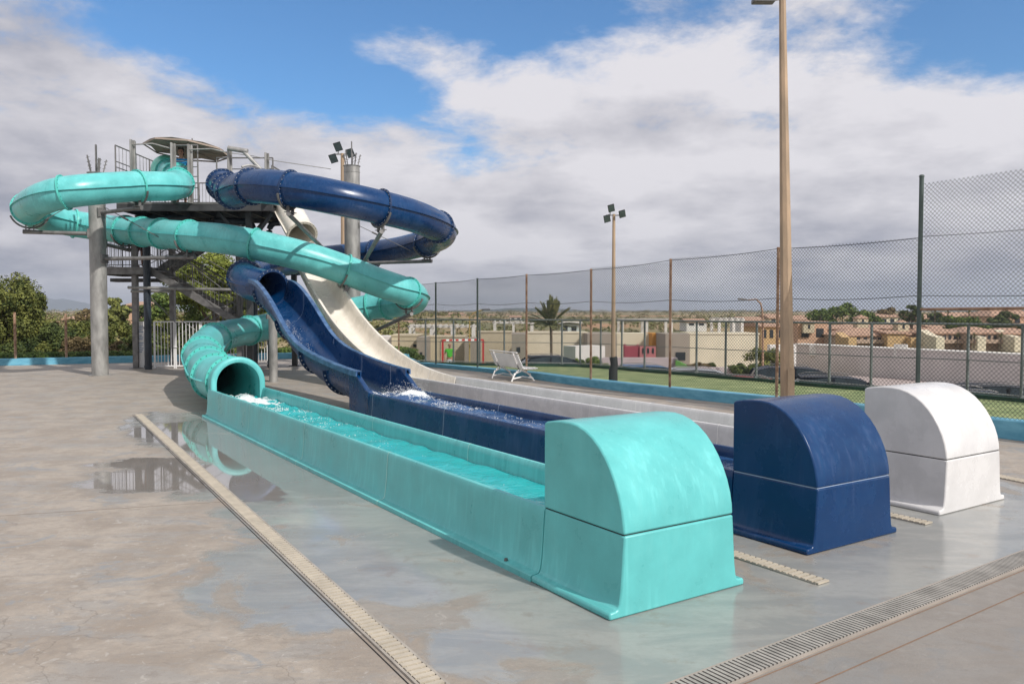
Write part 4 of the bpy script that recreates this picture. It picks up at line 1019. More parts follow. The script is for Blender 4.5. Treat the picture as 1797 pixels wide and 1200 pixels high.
def floodpole(base,h,r,label,s=1.,heads=((-1,-.25,.0),(-.45,.30,0),(1,0,0)),wrap=False,pm=None):
    t=thing('floodlight_pole',base,label,'floodlight','floodlight poles with three lamps')
    mb=MB(); mb.cyl(base,base+Vector((0,0,h)),r,r*.6,n=8); mb.build('pole',pm or CONCP,t)
    mb=MB(); mb.bar(base+Vector((-.42*s,0,h-.03)),base+Vector((.35*s,0,h-.03)),.05*s); mb.bar(base+Vector((-.2*s,0,h-.05)),base+Vector((-.2*s,0,h+.25*s)),.04*s); mb.build('crossbar',STEEL,t)
    for hx,hz_,_ in heads:
        c=base+Vector((hx*.40*s,-.12,h+hz_*s)); tl=Matrix.Rotation(R(-16),3,'Y')@Matrix.Rotation(R(38),3,'X'); X,Y,Z=[tl@v_ for v_ in (Vector((1,0,0)),Vector((0,1,0)),Vector((0,0,1)))]
        mb=MB(); mb.loft([[c+X*(a_*q)+Z*(b_*q*1.25)+Y*yy for a_,b_ in ((-1,-1),(1,-1),(1,1),(-1,1))] for yy,q in ((-.06*s,.17*s),(0,.17*s),(.13*s,.10*s))]); hd=mb.build('lamp_head',BLACK,t)
        mb=MB(); mb.box(c-Y*.062*s,(.30*s,.008,.38*s),ax=(X,Y,Z)); mb.box(c-Y*.068*s,(.10*s,.008,.12*s),ax=(X,Y,Z)); g=mb.build('lens',LGLASS,hd) 
    return t
fb=P(1076,656,21.3); fb.z=.05
fp=floodpole(fb,1.9+(548-377)/FX*21.3-.05,.065,'slim rusty floodlight pole with three lamps, wrapped in dark padding on the turf',.5)
mb=MB(); mb.path([fb+Vector((0,0,0)),fb+Vector((0,0,.3)),fb+Vector((.03,0,.45)),fb+Vector((0,0,.66))],.1,n=10,rs=[.12,.12,.10,.11]); mb.build('padding',BLACK,fp,smooth=40)
fb2=P(603,520,31); fb2.z=-2.6+.0
floodpole(Vector((fb2.x,31,-1.0)),1.0+CH+(548-272)/FX*31,.12,'floodlight pole with three lamps rising behind the navy tube and the right pillar',.82)
# curved street lamp in the car park
sb=P(1339,655,44); t=thing('street_lamp',(sb.x,44,-2.55),'curved-arm street lamp standing in front of the big hedge','street lamp'); b=Vector(t.location)
zt=CH+(548-545)/FX*44
pts=[b,Vector((b.x-.05,44,zt-.6)),Vector((b.x-.08,44,zt)),Vector((b.x-.18,44,zt+.4)),Vector((b.x-.42,44,zt+.62)),P(1312,527,44)]
mb=MB(); mb.path(pts,.05,n=8,rs=[.075,.06,.05,.045,.04,.035]); mb.build('pole',RUST,t,smooth=50)
mb=MB(); mb.loft([[P(1312,527,44)+Vector((-k_*.55,y_*w_,.03+.05*k_+z_*h_)) for y_,z_ in ((-1,-1),(1,-1),(1,1),(-1,1))] for k_,w_,h_ in ((0,.06,.03),(.3,.12,.05),(.8,.11,.05),(1,.05,.03))]); mb.build('lamp_head',STEEL,t,bevel=.01)
sb=P(824,640,47); t=thing('street_lamp',(sb.x,47,-2.6),'yellowish curved-arm street lamp behind the goal','street lamp'); b=Vector(t.location); z_=CH+(548-556)/FX*47
YL=mat('ochre_paint',(.42,.30,.10),.6)
mb=MB(); mb.path([b,Vector((b.x,47,z_)),P(829,551,47),P(838,546,47),P(850,543,47)],.04,n=8); mb.build('pole',YL,t,smooth=50)
mb=MB(); mb.box(P(853,543,47),(.5,.16,.08)); mb.build('lamp_head',STEEL,t,bevel=.02)

# ------------------------------------------------------------------ bench
bb=(G(903,668)+G(885,662))/2; bn=thing('bench',bb,'white slatted park bench standing on the deck facing the court','bench')
# local axes: ends at pixels (878,663) and (915,670)
e0=G(877,663); e1=G(912,669); ax=(e1-e0).normalized(); Lb=(e1-e0).length; nx=Vector((-ax.y,ax.x,0)) # towards the court
bc=(e0+e1)/2
def Bq(a,f,z): return bc+ax*a+nx*f+Vector((0,0,z))
sc_=.86
mb=MB()
hl=Lb/2+.25
for k in range(7): 
    f=.02+k*.075*sc_; z=(.41+.015*math.cos(k*.9))*sc_; mb.box(Bq(0,f,z),(2*hl,.055,.022),ax=(ax,nx,Vector((0,0,1))))
mb.build('seat',WPAINT,bn,bevel=.004)
mb=MB()
for k in range(7):
    z=(.47+k*.062)*sc_; f=-.03-.028*k*sc_; y_=(nx*.25+Vector((0,0,1))).normalized(); mb.box(Bq(0,f,z),(2*hl,.02,.050),ax=(ax,y_.cross(ax),y_))
mb.path([Bq(-hl,-.21,.93*sc_),Bq(hl,-.21,.93*sc_)],.02,n=6)
mb.build('backrest',WPAINT,bn,bevel=.004)
for a_ in (-Lb/2,Lb/2):
    mb=MB(); rr=.022
    mb.path([Bq(a_,-.25,.0),Bq(a_,-.17,.2*sc_),Bq(a_,-.03,.38*sc_),Bq(a_,-.1,.6*sc_),Bq(a_,-.22,.93*sc_)],rr,n=6)
    mb.path([Bq(a_,.45,.0),Bq(a_,.30,.2*sc_),Bq(a_,.16,.33*sc_),Bq(a_,.02,.38*sc_)],rr,n=6)
    mb.path([Bq(a_,-.22,.07),Bq(a_,.1,.13),Bq(a_,.42,.07)],rr*.8,n=6)
    mb.path([Bq(a_,.02,.39*sc_),Bq(a_,.25,.40*sc_),Bq(a_,.48,.42*sc_)],rr,n=6)
    mb.path([Bq(a_,-.18,.2),Bq(a_,.12,.36*sc_)],rr*.8,n=6); mb.path([Bq(a_,.34,.18),Bq(a_,.02,.36*sc_)],rr*.8,n=6)
    mb.build('frame',WPAINT,bn,smooth=50)

mb=MB(); mb.box((px2x_(790,47),46.5,-2.1),(14,16,1.0)); mb.build('court',mat('court_green',(.07,.17,.07),.9),kind='structure')
# ------------------------------------------------------------------ handball goal
gd_=46.; gl=P(777,648,gd_); gr=P(848,651,gd_+.8); gz=-1.60
goal=thing('goal',(gl.x,gd_,gz),'red and white handball goal behind the tall fence','goal'); gh=CH+(548-597)/FX*gd_+1.60
wl=Vector((gl.x,gd_,gz)); wr_=Vector((gr.x,gd_+.8,gz))
for q in (wl,wr_):
    mb=MB(); 
    if q is wl: mb.box(q+Vector((0,0,gh/2)),(.11,.11,gh)); mb.build('upright',RED,goal)
    else:
        mb.box(q+Vector((0,0,gh*.62)),(.11,.11,gh*.76)); mb.mi=1; mb.box(q+Vector((0,0,gh*.12)),(.108,.108,gh*.24)); mb.build('upright',[RED,WPAINT],goal)
mb=MB(); n=13
for i in range(n):
    a=wl.lerp(wr_,i/n)+Vector((0,0,gh)); b=wl.lerp(wr_,(i+1)/n)+Vector((0,0,gh)); mb.mi=i%2; mb.bar(a,b,.10)
mb.build('crossbar',[RED,WPAINT],goal)
for q in (wl,wr_): mb=MB(); mb.path([q+Vector((-.25,1.0,0)),q+Vector((-.22,.9,gh*.92)),q+Vector((-.1,.5,gh*1.0)),q+Vector((0,0,gh))],.025,n=6); mb.build('back_frame',STEEL,goal)

# ------------------------------------------------------------------ cars
CARP={}
def car(loc,rz,label,paint,suv=False,rails=True):
    t=thing('parked_car',loc,label,'car','cars parked beyond the turf'); t.rotation_euler=(0,0,rz)
    Hh=1.75 if suv else 1.48; L_=4.4; wd=.88
    prof=[(-2.2,.35),(-2.22,.8),(-2.1,.98),(-1.95,1.02),(-1.5,1.05),(.75,.98),(1.5,.90),(2.0,.78),(2.18,.62),(2.2,.35)]
    def sec(y,ins,pr): return [Vector((x_*(1-ins*.02),y,z_)) for x_,z_ in pr]
    mb=MB(); mb.loft([sec(-wd,1,prof),sec(-wd*.97,0,prof),sec(wd*.97,0,prof),sec(wd,1,prof)]); o=mb.build('body',paint); reparent(o,t); bvl=o.modifiers.new('b','BEVEL'); bvl.width=.05; bvl.segments=2; o.location=Vector(o.location)
    cp=[(-2.05 if suv else -1.85,1.0),(-1.75 if suv else -1.35,Hh-.12),(-1.35,Hh-.02),(-.5,Hh),(.25,Hh-.05),(.55,Hh-.14),(1.25,.93)]
    mb=MB(); ys=((-wd*.93,0),(-wd*.74,1))
    low=[Vector((x_,0,z_)) for x_,z_ in cp]
    def cab(y): return [Vector((x_,(y*(.93-.20*(z_-.95)/(Hh-.95))),z_)) for x_,z_ in cp]
    mb.loft([cab(-wd),cab(wd)]); o=mb.build('windows',GLASS,smooth=25); reparent(o,t)
    mb=MB(); rp=cp[1:6]
    rr=[[Vector((x_,y*(.93-.20*(z_-.95)/(Hh-.95))*1.005,z_+.012)) for x_,z_ in rp]+[Vector((x_,y*(.93-.20*(z_-.95)/(Hh-.95)),z_-.02)) for x_,z_ in reversed(rp)] for y in (-wd,wd)]
    mb.loft(rr); 
    for sy in (-1,1):
        for (xa,za),(xb,zb) in ((cp[0],cp[1]),(cp[5],cp[6])):
            f=lambda z_:sy*wd*(.935-.20*(z_-.95)/(Hh-.95)); mb.bar((xa,f(za),za),(xb,f(zb),zb),.07)
        xm=-.45; mb.bar((xm,sy*wd*.935,1.0),(xm+.05,sy*wd*(.935-.2*(Hh-1)/(Hh-.95)),Hh-.04),.07)
    o=mb.build('roof',paint,smooth=30); reparent(o,t)
    if rails:
        for sy in (-1,1):
            mb=MB(); mb.path([Vector((-1.3,sy*.6,Hh+.0)),Vector((-1.1,sy*.6,Hh+.06)),Vector((0,sy*.6,Hh+.05)),Vector((.2,sy*.6,Hh))],.015,n=6)
            o=mb.build('roof_rail',STEEL); reparent(o,t)
    for x_ in (-1.35,1.35):
        for sy in (-1,1):
            mb=MB(); mb.cyl((x_,sy*.70,.32),(x_,sy*.89,.32),.32,n=20); o=mb.build('wheel',BLACK); reparent(o,t)
            mb=MB(); mb.cyl((x_,sy*.885,.32),(x_,sy*.90,.32),.2,n=16); k=mb.build('rim',STEEL); reparent(k,t); k.parent=o; k.location=k.location-o.location
    for sy in (-1,1):
        mb=MB(); mb.box((2.12,sy*.62,.70),(.12,.32,.14)); o=mb.build('headlight',LGLASS); reparent(o,t)
        mb=MB(); mb.box((1.0,sy*.96,1.02),(.10,.16,.12)); o=mb.build('mirror',paint); reparent(o,t)
    return t
def paint(n,c): return mat(n,c,.45,spec=.22,var=.05)
CZ=-2.56
def carat(px,py,d,H,rz,label,pnt,suv=False):
    p=P(px,py,d); z=p.z-H; return car((p.x,d,z),rz,label,pnt,suv)
NV=paint('dark_paint',(.010,.014,.024)); SV=paint('silver_paint',(.30,.31,.33)); RD=paint('red_car_paint',(.38,.03,.04)); GB=paint('blue_car_paint',(.05,.12,.25))
carat(978,624,36,1.48,R(8),'dark hatchback parked left, its roof showing beside the low green hedge',NV)
carat(1150,644,33,1.4,R(4),'blue car whose roof just shows above the turf edge',GB)
carat(1240,647,30,1.48,R(-8),'silver-grey car with a bright windscreen, parked between the two rusty fence posts',SV)
carat(1338,663,26.5,1.48,R(-10),'red car mostly hidden behind the tall concrete lamp post',RD)
carat(1412,644,29,1.75,R(-12),'dark van-like car with a tall pale windscreen just right of the lamp post',NV,True)
carat(1482,660,25,1.48,R(-14),'low dark estate car with roof rails parked in front of the tall dark car',NV)
carat(1722,684,20,1.48,R(-14),'dark estate car with roof rails seen behind the white end box',NV)
carat(1783,676,24,1.75,R(-14),'tall dark car cut off by the right edge of the picture',paint('black_paint',(.01,.011,.013)),True)

# ------------------------------------------------------------------ walls and buildings
def plaster(n,c,**k): return mat(n,c,.9,var=.08,scale=.7,bump=.15,bscale=8,**k)
CRM=plaster('cream_plaster',(.50,.43,.30)); CRL=plaster('pale_plaster',(.62,.56,.42)); GRYP=plaster('grey_plaster',(.58,.54,.52)); PNK=plaster('pink_plaster',(.45,.16,.16)); ORG=plaster('orange_plaster',(.52,.24,.10)); OCH=plaster('ochre_plaster',(.50,.34,.17)); WH=plaster('white_plaster',(.66,.64,.60)); SHD=plaster('shaded_plaster',(.30,.26,.21))  # last tone: compound wall plaster with the shade of its dark faces painted in
TILE=mat('roof_tiles',(.36,.20,.13),.9,var=.25,scale=3,col2=(.50,.34,.24),stretch=(1,1,4))
DKW=mat('dark_window',(.03,.035,.04),.2)
def px2x(px,d): return (px-898.5)/FX*d
def yz(y,d): return CH+(548-y)/FX*d
def wallbox(name,px0,px1,yt,d,label,m,depth=4,zb=-3.2,cap=None,cat='wall',d2=None,windows=(),parts=None):
    x0,x1=px2x(px0,d),px2x(px1,d2 or d); zt=yz(yt,d); root=thing(name,((x0+x1)/2,d,zb),label,cat)
    a=Vector((x0,d,0)); b=Vector((x1,d2 or d,0)); n_=Vector((-(b-a).y,(b-a).x,0)).normalized()
    mb=MB(); mb.loft([[p+Vector((0,0,zb)),p+Vector((0,0,zt)),p+n_*depth+Vector((0,0,zt)),p+n_*depth+Vector((0,0,zb))] for p in (a,b)]); mb.build('wall',m,root)
    if cap:
        mb=MB(); e=(b-a).normalized()*.06; mb.loft([[p-n_*.05+Vector((0,0,zt+.003)),p-n_*.05+Vector((0,0,zt+.10)),p+n_*(depth+.05)+Vector((0,0,zt+.10)),p+n_*(depth+.05)+Vector((0,0,zt+.003))] for p in (a-e,b+e)]); mb.build('coping',cap,root)
    for (wx0,wx1,wy0,wy1,wm) in windows:
        mb=MB(); xa,xb=px2x(wx0,d),px2x(wx1,d); mb.box(((xa+xb)/2,d-.02,(yz(wy0,d)+yz(wy1,d))/2),(xb-xa,.07,abs(yz(wy0,d)-yz(wy1,d)))); mb.build('window',wm,root)
    return root
wallbox('garden_wall',640,687,590,60,'grey side wall at the left end of the cream compound',GRYP,3)
wallbox('garden_wall',687,731,590,59,'cream lit wall segment left of the goal',CRM,4,cap=CRM,windows=((725,731,604,609,DKW),))
wallbox('garden_wall',731,748,592,58,'narrow shaded wall face with a small hatch beside the cream segment',SHD,4,windows=((737,741,618,626,DKW),))
wallbox('garden_wall',748,815,592,61,'long cream wall straight behind the goal',CRM,3,cap=CRM)
wallbox('garden_wall',815,838,594,57,'shaded grey-brown wall block behind the right of the goal',SHD,4)
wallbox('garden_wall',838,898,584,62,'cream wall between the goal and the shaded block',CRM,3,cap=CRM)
wallbox('garden_wall',898,924,586,55,'shaded wall block with a small window behind the bench',SHD,5,windows=((907,913,609,618,DKW),))
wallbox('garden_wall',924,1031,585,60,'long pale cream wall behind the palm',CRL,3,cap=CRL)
wallbox('garden_wall',1031,1083,586,57,'brown shaded wall block right of the palm',SHD,6)
wallbox('garden_wall',1083,1145,585,59,'pale wall left of the orange block',CRL,3)
wallbox('garden_wall',1145,1168,585,57.5,'small orange block above the pink playhouse',mat('deep_orange',(.55,.25,.04),.9),3)
wallbox('garden_wall',1168,1211,586,54,'shaded block with dark doorway left of the long cream wall',SHD,4,windows=((1186,1203,618,632,DKW),))
wallbox('garden_wall',1211,1332,587,54.5,'long bright cream wall above the parked cars',CRL,3,cap=CRL)
wallbox('garden_wall',1010,1062,608,50,'white sloping ramp wall behind the low hedge',WH,1.5,d2=51)
wallbox('garden_wall',1040,1190,628,47,'low pinkish grey wall behind the car park',plaster('pinkish_plaster',(.42,.36,.36)),.6,d2=47)
wallbox('garden_wall',1186,1350,645,46,'low pale wall along the foot of the cream wall',plaster('pinkish_plaster2',(.46,.40,.39)),.5,d2=46)
wallbox('garden_wall',1352,1398,605,52,'white end face of the long grey wall',WH,.6)
# long grey retaining wall, nearer to the right
wallbox('retaining_wall',1392,1840,605,62,'long grey-white wall with pale panels below the hotel',GRYP,1.2,d2=45,cap=WH)
for k,(x,d_) in enumerate(((1428,60.4),(1577,54.0))):
    p0=Vector((px2x(x,d_),d_-.35,yz(612,d_))); t=thing('wall_panel',p0,('bright white panel on the grey wall, left one','bright white panel on the grey wall beside the tall fence post')[k],'panel'); mb=MB(); mb.box(p0-Vector((0,0,.1)),(.85,.12,.85),-.62); mb.build('panel',WH,t,bevel=.02)
# pink playhouse
ph=thing('playhouse',(px2x(1120,49),49,-2.6),'pink castle-like playhouse wall with battlements','playhouse')
mb=MB(); xa,xb,xc=px2x(1095,49),px2x(1121,49),px2x(1149,49); z0=-2.6; zt=yz(607,49)
mb.box(((xa+xb)/2,49,(z0+zt)/2),(xb-xa,.5,zt-z0)); 
for q in (xa+.06,xb-.06): mb.cyl((q,49,zt),(q,49,zt+.14),.12,.02,n=6)
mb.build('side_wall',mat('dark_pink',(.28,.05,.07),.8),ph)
mb=MB(); mb.box(((xb+xc)/2+.01,48.9,(z0+zt)/2),(xc-xb,.5,zt-z0)); mb.build('front_wall',PNK,ph)
for k in range(3): mb=MB(); mb.box((xb+.22+k*.3,48.64,zt-.28),(.12,.04,.32)); mb.build('window',DKW,ph)
# white pergolas
def pergola(px0,px1,yt,yb,d,label,m=WH,n=3):
    root=thing('pergola',(px2x((px0+px1)/2,d),d,yz(yb,d)),label,'pergola'); x0,x1=px2x(px0,d),px2x(px1,d); z0,z1=yz(yb,d)-.8,yz(yt,d)
    for yy in (d,d+2.5):
        for i in range(n): x=x0+(x1-x0)*i/(n-1); mb=MB(); mb.box((x,yy,(z0+z1)/2),(.22,.22,z1-z0)); mb.build('post',m,root)
    for yy in (d,d+2.5): mb=MB(); mb.box(((x0+x1)/2,yy,z1+.08),(x1-x0+.4,.14,.16)); mb.build('beam',m,root)
    mb=MB(); k=int((x1-x0)/.45)
    for i in range(k+1): mb.box((x0+(x1-x0)*i/k,d+1.25,z1+.21),(.10,3.2,.10))
    mb.build('slats',m,root)
pergola(720,830,575,590,68,'white pergola on the compound left of the tall green post',n=4)
pergola(868,934,568,586,72,'grey-white pergola above the cream wall behind the bench')
pergola(1092,1178,564,586,70,'long white pergola right of the floodlight pole')
pergola(1262,1302,563,586,66,'white pergola frame over the bright cream wall',n=2)
# small pale kiosk
ki=thing('kiosk',(px2x(1000,74),74,yz(588,74)),'small white flat-roofed kiosk beside the palm','building')
mb=MB(); x0,x1=px2x(985,74),px2x(1016,74); zb,zt=yz(588,74)-1.,yz(568,74); mb.box(((x0+x1)/2,75.2,(zb+zt)/2),(x1-x0,2.4,zt-zb)); mb.build('wall',plaster('mint_white',(.55,.62,.60)),ki)
mb=MB(); mb.box(((x0+x1)/2,75.2,zt+.09),(x1-x0+.6,3.0,.18)); mb.build('roof',WH,ki)
mb=MB()
for q in (.22,.72): mb.box((x0+(x1-x0)*q,73.97,(zb+zt)/2+.35),(.45,.06,.9))
mb.build('window',DKW,ki)
# hotel and village houses
def house(px0,px1,yr,ye,yb,d,label,wall,depth=9,rows=1,nw=5,hip=False,base=1.5,roofm=TILE,cat='house',flat=False,balc=False):
    x0,x1=px2x(px0,d),px2x(px1,d); zr,ze,zb=yz(yr,d),yz(ye,d),yz(yb,d)-base; root=thing('house',((x0+x1)/2,d,zb),label,cat)
    mb=MB(); mb.box(((x0+x1)/2,d+depth/2,(zb+ze)/2),(x1-x0,depth,ze-zb)); 
    if not hip and not flat: mb.add([(x0,d+.01,ze),(x0,d+depth-.01,ze),(x0,d+depth/2,zr-.06)],[(0,1,2)]); mb.add([(x1,d+.01,ze),(x1,d+depth-.01,ze),(x1,d+depth/2,zr-.06)],[(0,1,2)])
    mb.build('wall',wall,root)
    mb=MB(); o_=.25
    if flat: mb.box(((x0+x1)/2,d+depth/2,ze+.1),(x1-x0+.2,depth+.2,.2))
    else:
        hx=min((x1-x0)*.3,depth/2) if hip else 0
        A_=[Vector((x0-o_,d-o_,ze)),Vector((x1+o_,d-o_,ze)),Vector((x1+o_,d+depth+o_,ze)),Vector((x0-o_,d+depth+o_,ze))]; r0=Vector((x0-(0 if hip else o_)+hx,d+depth/2,zr)); r1=Vector((x1+(0 if hip else o_)-hx,d+depth/2,zr)); th=Vector((0,0,.14))
        mb.add([a+th for a in A_]+[r0+th,r1+th]+A_+[r0,r1],[(0,1,5,4),(2,3,4,5),(0,4,3),(1,2,5),(6,10,11,7),(8,11,10,9),(0,6,7,1),(1,7,8,2),(2,8,9,3),(3,9,6,0)])
    mb.build('roof',roofm,root)
    hh=ze-yz(yb,d)
    for r_ in range(rows):
        zc=yz(yb,d)+hh*(r_+.55)/rows
        for i in range(nw):
            xx=x0+(x1-x0)*(i+.5)/nw; mb=MB(); mb.box((xx,d-.01,zc),(min(1.4,(x1-x0)/nw*.5),.08,min(1.3,hh/rows*.55))); mb.build('window',DKW,root)
    if balc:
        mb=MB(); mb.box(((x0+x1)/2,d-.5,yz(yb,d)+.25),(x1-x0,1.0,.5)); mb.build('terrace',wall,root)
        for q in (.03,.97) if nw>6 else (.97,):
            xx=x0+(x1-x0)*q; mb=MB(); mb.loft([[Vector((xx+o2,d-3.4,yz(yb,d)-1)),Vector((xx+o2,d-3.4,yz(yb,d)+.9)),Vector((xx+o2,d-1.2,ze-.1)),Vector((xx+o2,d+1.,ze+.55)),Vector((xx+o2,d+1.,yz(yb,d)-1))] for o2 in (-.55,.55)]); mb.build('gable_wall',OCH if nw%2 else CRL,root)
    return root
SHW=plaster('dusky_plaster',(.42,.31,.23)); PKP=plaster('salmon_plaster',(.52,.33,.22))
hs=[
 (1445,1560,572,578,600,122,'salmon hotel front with an arched doorway behind the lamp post',PKP,10,1,3,0),
 (1475,1588,578,590,602,112,'terraced hotel wing with tiled roof left of the tall fence post',SHW,8,1,9,1),
 (1558,1590,582,586,606,110,'ochre hotel gable block beside the tall fence post',OCH,8,1,0,0),
 (1625,1700,578,586,602,108,'hotel wing with tiled roof and palms right of the tall fence post',SHW,8,1,8,1),
 (1700,1762,576,586,602,106,'hotel wing with a pale chimney stack near the right edge',SHW,8,1,6,1),
 (1762,1830,578,587,603,105,'hotel wing cut off by the right edge',SHW,8,1,5,1),
 (1590,1627,580,588,604,111,'short hotel wing directly behind the tall fence post',SHW,8,1,3,1),
 (1500,1620,570,577,584,128,'upper hotel row with long tiled roof',PKP,9,1,10,0),
 (1640,1720,571,578,584,130,'upper hotel row behind the right wings',SHW,9,1,6,0),
 (1395,1420,555,562,575,150,'pale yellow house with tiled roof just right of the lamp post',OCH,8,1,2,0),
 (1336,1372,566,574,600,100,'orange tiled house left of the lamp post',OCH,8,1,3,0),
 (1300,1340,557,563,575,160,'white village house above the pergola',WH,8,1,3,0),
 (1350,1392,552,559,568,170,'terracotta roofed house in the distance behind the lamp post',CRM,8,1,3,0),
 (1205,1240,560,566,573,190,'small white house on the hillside above the cream wall',WH,8,1,2,0),
 (1545,1600,552,557,572,165,'cream villa between the two tree clumps',CRL,9,1,4,0),
 (1608,1660,553,560,572,175,'orange roofed villa right of the round tree',OCH,9,1,4,0),
 (1665,1745,549,557,566,190,'long cream villa row near the skyline',CRM,9,1,6,0),
 (1740,1830,541,556,572,150,'large orange roofed villa at the right edge',PKP,10,1,5,1),
 (787,812,549,552,556,330,'tiny white farmhouse on the far hillside',WH,8,1,2,0),
 (895,915,554,557,562,300,'pale farmhouse on the hillside left of the palm',WH,8,1,2,0),
 (690,730,562,568,574,200,'reddish roofs among the scrub left of the fence',PKP,8,1,3,0),
]
for h in hs: house(h[0],h[1],h[2],h[3],h[4],h[5],h[6],h[7],depth=h[8],rows=h[9],nw=h[10],hip=bool(h[11]),balc=bool(h[11]))
house(1400,1452,560,566,606,118,'tall salmon hotel block with dark archway left of the hotel front',PKP,depth=9,nw=2,flat=True)
# cupola towers
for px,yt,yb,d,lb in ((1505,553,572,120,'small cream tower with a pointed tiled cap'),(1412,562,572,119,'squat cream tower with flat top on the salmon block'),(1575,562,586,115,'orange and cream chimney tower above the hotel row')):
    r_=thing('tower',(px2x(px,d),d,yz(yb,d)),lb,'tower'); w_=1.6; x=px2x(px,d); mb=MB(); zb,zt=yz(yb,d)-1,yz(yt+5,d); mb.box((x,d-1,(zb+zt)/2),(w_,w_,zt-zb)); mb.build('wall',CRM,r_)
    mb=MB(); mb.loft([[Vector((x+a_*q,d-1+b_*q,z_)) for a_,b_ in ((-1,-1),(1,-1),(1,1),(-1,1))] for z_,q in ((zt,w_*.6),(zt+.5,.05))]); mb.build('cap',TILE,r_)
    mb=MB(); mb.box((x,d-1-w_/2-.01,zt-.5),(.3,.06,.6)); mb.build('window',DKW,r_)
# houses on the left
house(222,262,530,536,548,150,'orange house with tiled roof on the slope behind the tower column',PKP,depth=9,nw=3)
house(114,132,556,561,568,95,'small terracotta roofed house among the bushes at left',CRM,depth=6,nw=2)

# ------------------------------------------------------------------ vegetation
def leafmat(n,c,c2): 
    m=mat(n,c,.7,var=.25,scale=2.5,col2=c2,lo=.38,hi=.62,spec=.25)
    return m
LG=leafmat('olive_leaves',(.045,.068,.016),(.20,.21,.05)); LD=leafmat('dark_leaves',(.028,.052,.016),(.12,.15,.04)); LY=leafmat('yellow_green_leaves',(.10,.14,.022),(.22,.25,.045)); LP=leafmat('pine_leaves',(.055,.105,.025),(.16,.21,.045)); LS=leafmat('scrub_leaves',(.11,.12,.045),(.27,.23,.10)); LB=leafmat('brown_leaves',(.12,.09,.04),(.20,.15,.07))
BARK=mat('bark',(.11,.08,.055),.9,var=.3,scale=8)
def crown_pts(rnd,c,rad,n,nclump=22,flat=1.):
    cl=[]
    for _ in range(nclump):
        while True:
            q=Vector((rnd.uniform(-1,1),rnd.uniform(-1,1),rnd.uniform(-.75,1)))
            if .35<q.length<1: break
        cl.append((Vector((c[0]+q.x*rad[0],c[1]+q.y*rad[1],c[2]+q.z*rad[2])),rnd.uniform(.20,.38)))
    for _ in range(n):
        cc,rr=rnd.choice(cl); g=Vector((rnd.gauss(0,1),rnd.gauss(0,1),rnd.gauss(0,1))).normalized()*rnd.uniform(.55,1.05)*rr
        yield cc+Vector((g.x*rad[0],g.y*rad[1],g.z*rad[2]*.9)),g
def leaf(mb,p,g,s,rnd):
    u_=Vector((rnd.gauss(0,1),rnd.gauss(0,1),rnd.gauss(0,.6))).normalized(); w_=(g.normalized()*1.0+Vector((rnd.gauss(0,.5),rnd.gauss(0,.5),rnd.gauss(.3,.5)))).normalized(); t_=u_.cross(w_).normalized(); u_=w_.cross(t_)
    a=s*rnd.uniform(.7,1.3); b=a*.55
    mb.add([p-u_*a,p-t_*b,p+u_*a,p+t_*b],[(0,1,2,3)])
def tree(name,base,h,rad,lm,label,n=5000,ls=.09,seed=1,cat='tree',trunk=True,cz=None,nclump=24,group=None):
    rnd=random.Random(seed); root=thing(name,base,label,cat,group); base=Vector(base); c=base+Vector((0,0,cz if cz is not None else h-rad[2]))
    mb=MB()
    for p,g in crown_pts(rnd,c,rad,n,nclump): leaf(mb,p,g,ls,rnd)
    mb.build('crown' if cat=='tree' else 'foliage',lm,root)
    mb=MB(); tr=.035*h+.03
    mb.path([base-Vector((0,0,.3)),base+Vector((.05,0,h*.3)),c-Vector((0,0,rad[2]*.3)),c+Vector((0,0,rad[2]*.4))],tr,n=8,rs=[tr,tr*.8,tr*.6,tr*.2])
    for k in range(6):
        a=rnd.uniform(0,6.28); e=c+Vector((math.cos(a)*rad[0]*.7,math.sin(a)*rad[1]*.7,rnd.uniform(-.3,.5)*rad[2])); s0=base+Vector((0,0,h*.3)).lerp(c-base,rnd.uniform(0,.7)); mb.path([s0,(s0+e)/2+Vector((0,0,.1)),e],tr*.4,n=5,rs=[tr*.45,tr*.3,tr*.1])
    mb.build('trunk' if cat=='tree' else 'stems',BARK,root,smooth=60)
    return root
def treepx(name,px,ytop,d,w,lm,label,zb=None,**k):
    """crown w pixels wide whose top is at ytop"""
    x=px2x(px,d); zt=yz(ytop,d); zb=HZ(x,d) if zb is None else zb; rx=w/2/FX*d; h=zt-zb; rz_=min(h*.5,rx*k.pop('asp',.9))
    return tree(name,(x,d,zb),h,(rx,rx,rz_),lm,label,**k)
# left hedge belt
treepx('tree',2,487,33,135,LG,'big olive-green tree at the left edge of the picture',seed=1,n=48000,asp=1.1,ls=.055,nclump=90)
treepx('tree',-60,500,36,160,LD,'dark tree cut off at the left edge behind the big olive one',seed=2,n=6000,asp=1.1,ls=.11)
bl=[(70,545,34,95,LG,'rounded olive bush right of the big left tree'),(105,566,33,80,LD,'dark bush between the two rusty posts'),(140,563,34,70,LG,'low olive bush left of the galvanised pillar'),(40,585,32.5,90,LD,'dark low bush in front of the big left tree'),(138,590,32.5,60,LB,'brownish bush at the foot of the left pillar'),(205,572,33.5,75,LG,'bush just right of the left pillar'),(228,590,33,70,LD,'low dark bush left of the rules board'),(205,604,32.3,60,LB,'brown-green low bush by the kerb right of the pillar'),(0,600,31.8,70,LG,'low bush in the left corner above the kerb'),(95,600,32.6,60,LG,'low green bush right of the first rusty post'),(165,560,36,60,LD,'dark bush hidden behind the left pillar')]
for i,(px,yt,d,w,lm,lb) in enumerate(bl): treepx('bush',px,yt,d,w,lm,lb,seed=20+i,n=15000,ls=.05,cat='bush',asp=1.3,nclump=55)
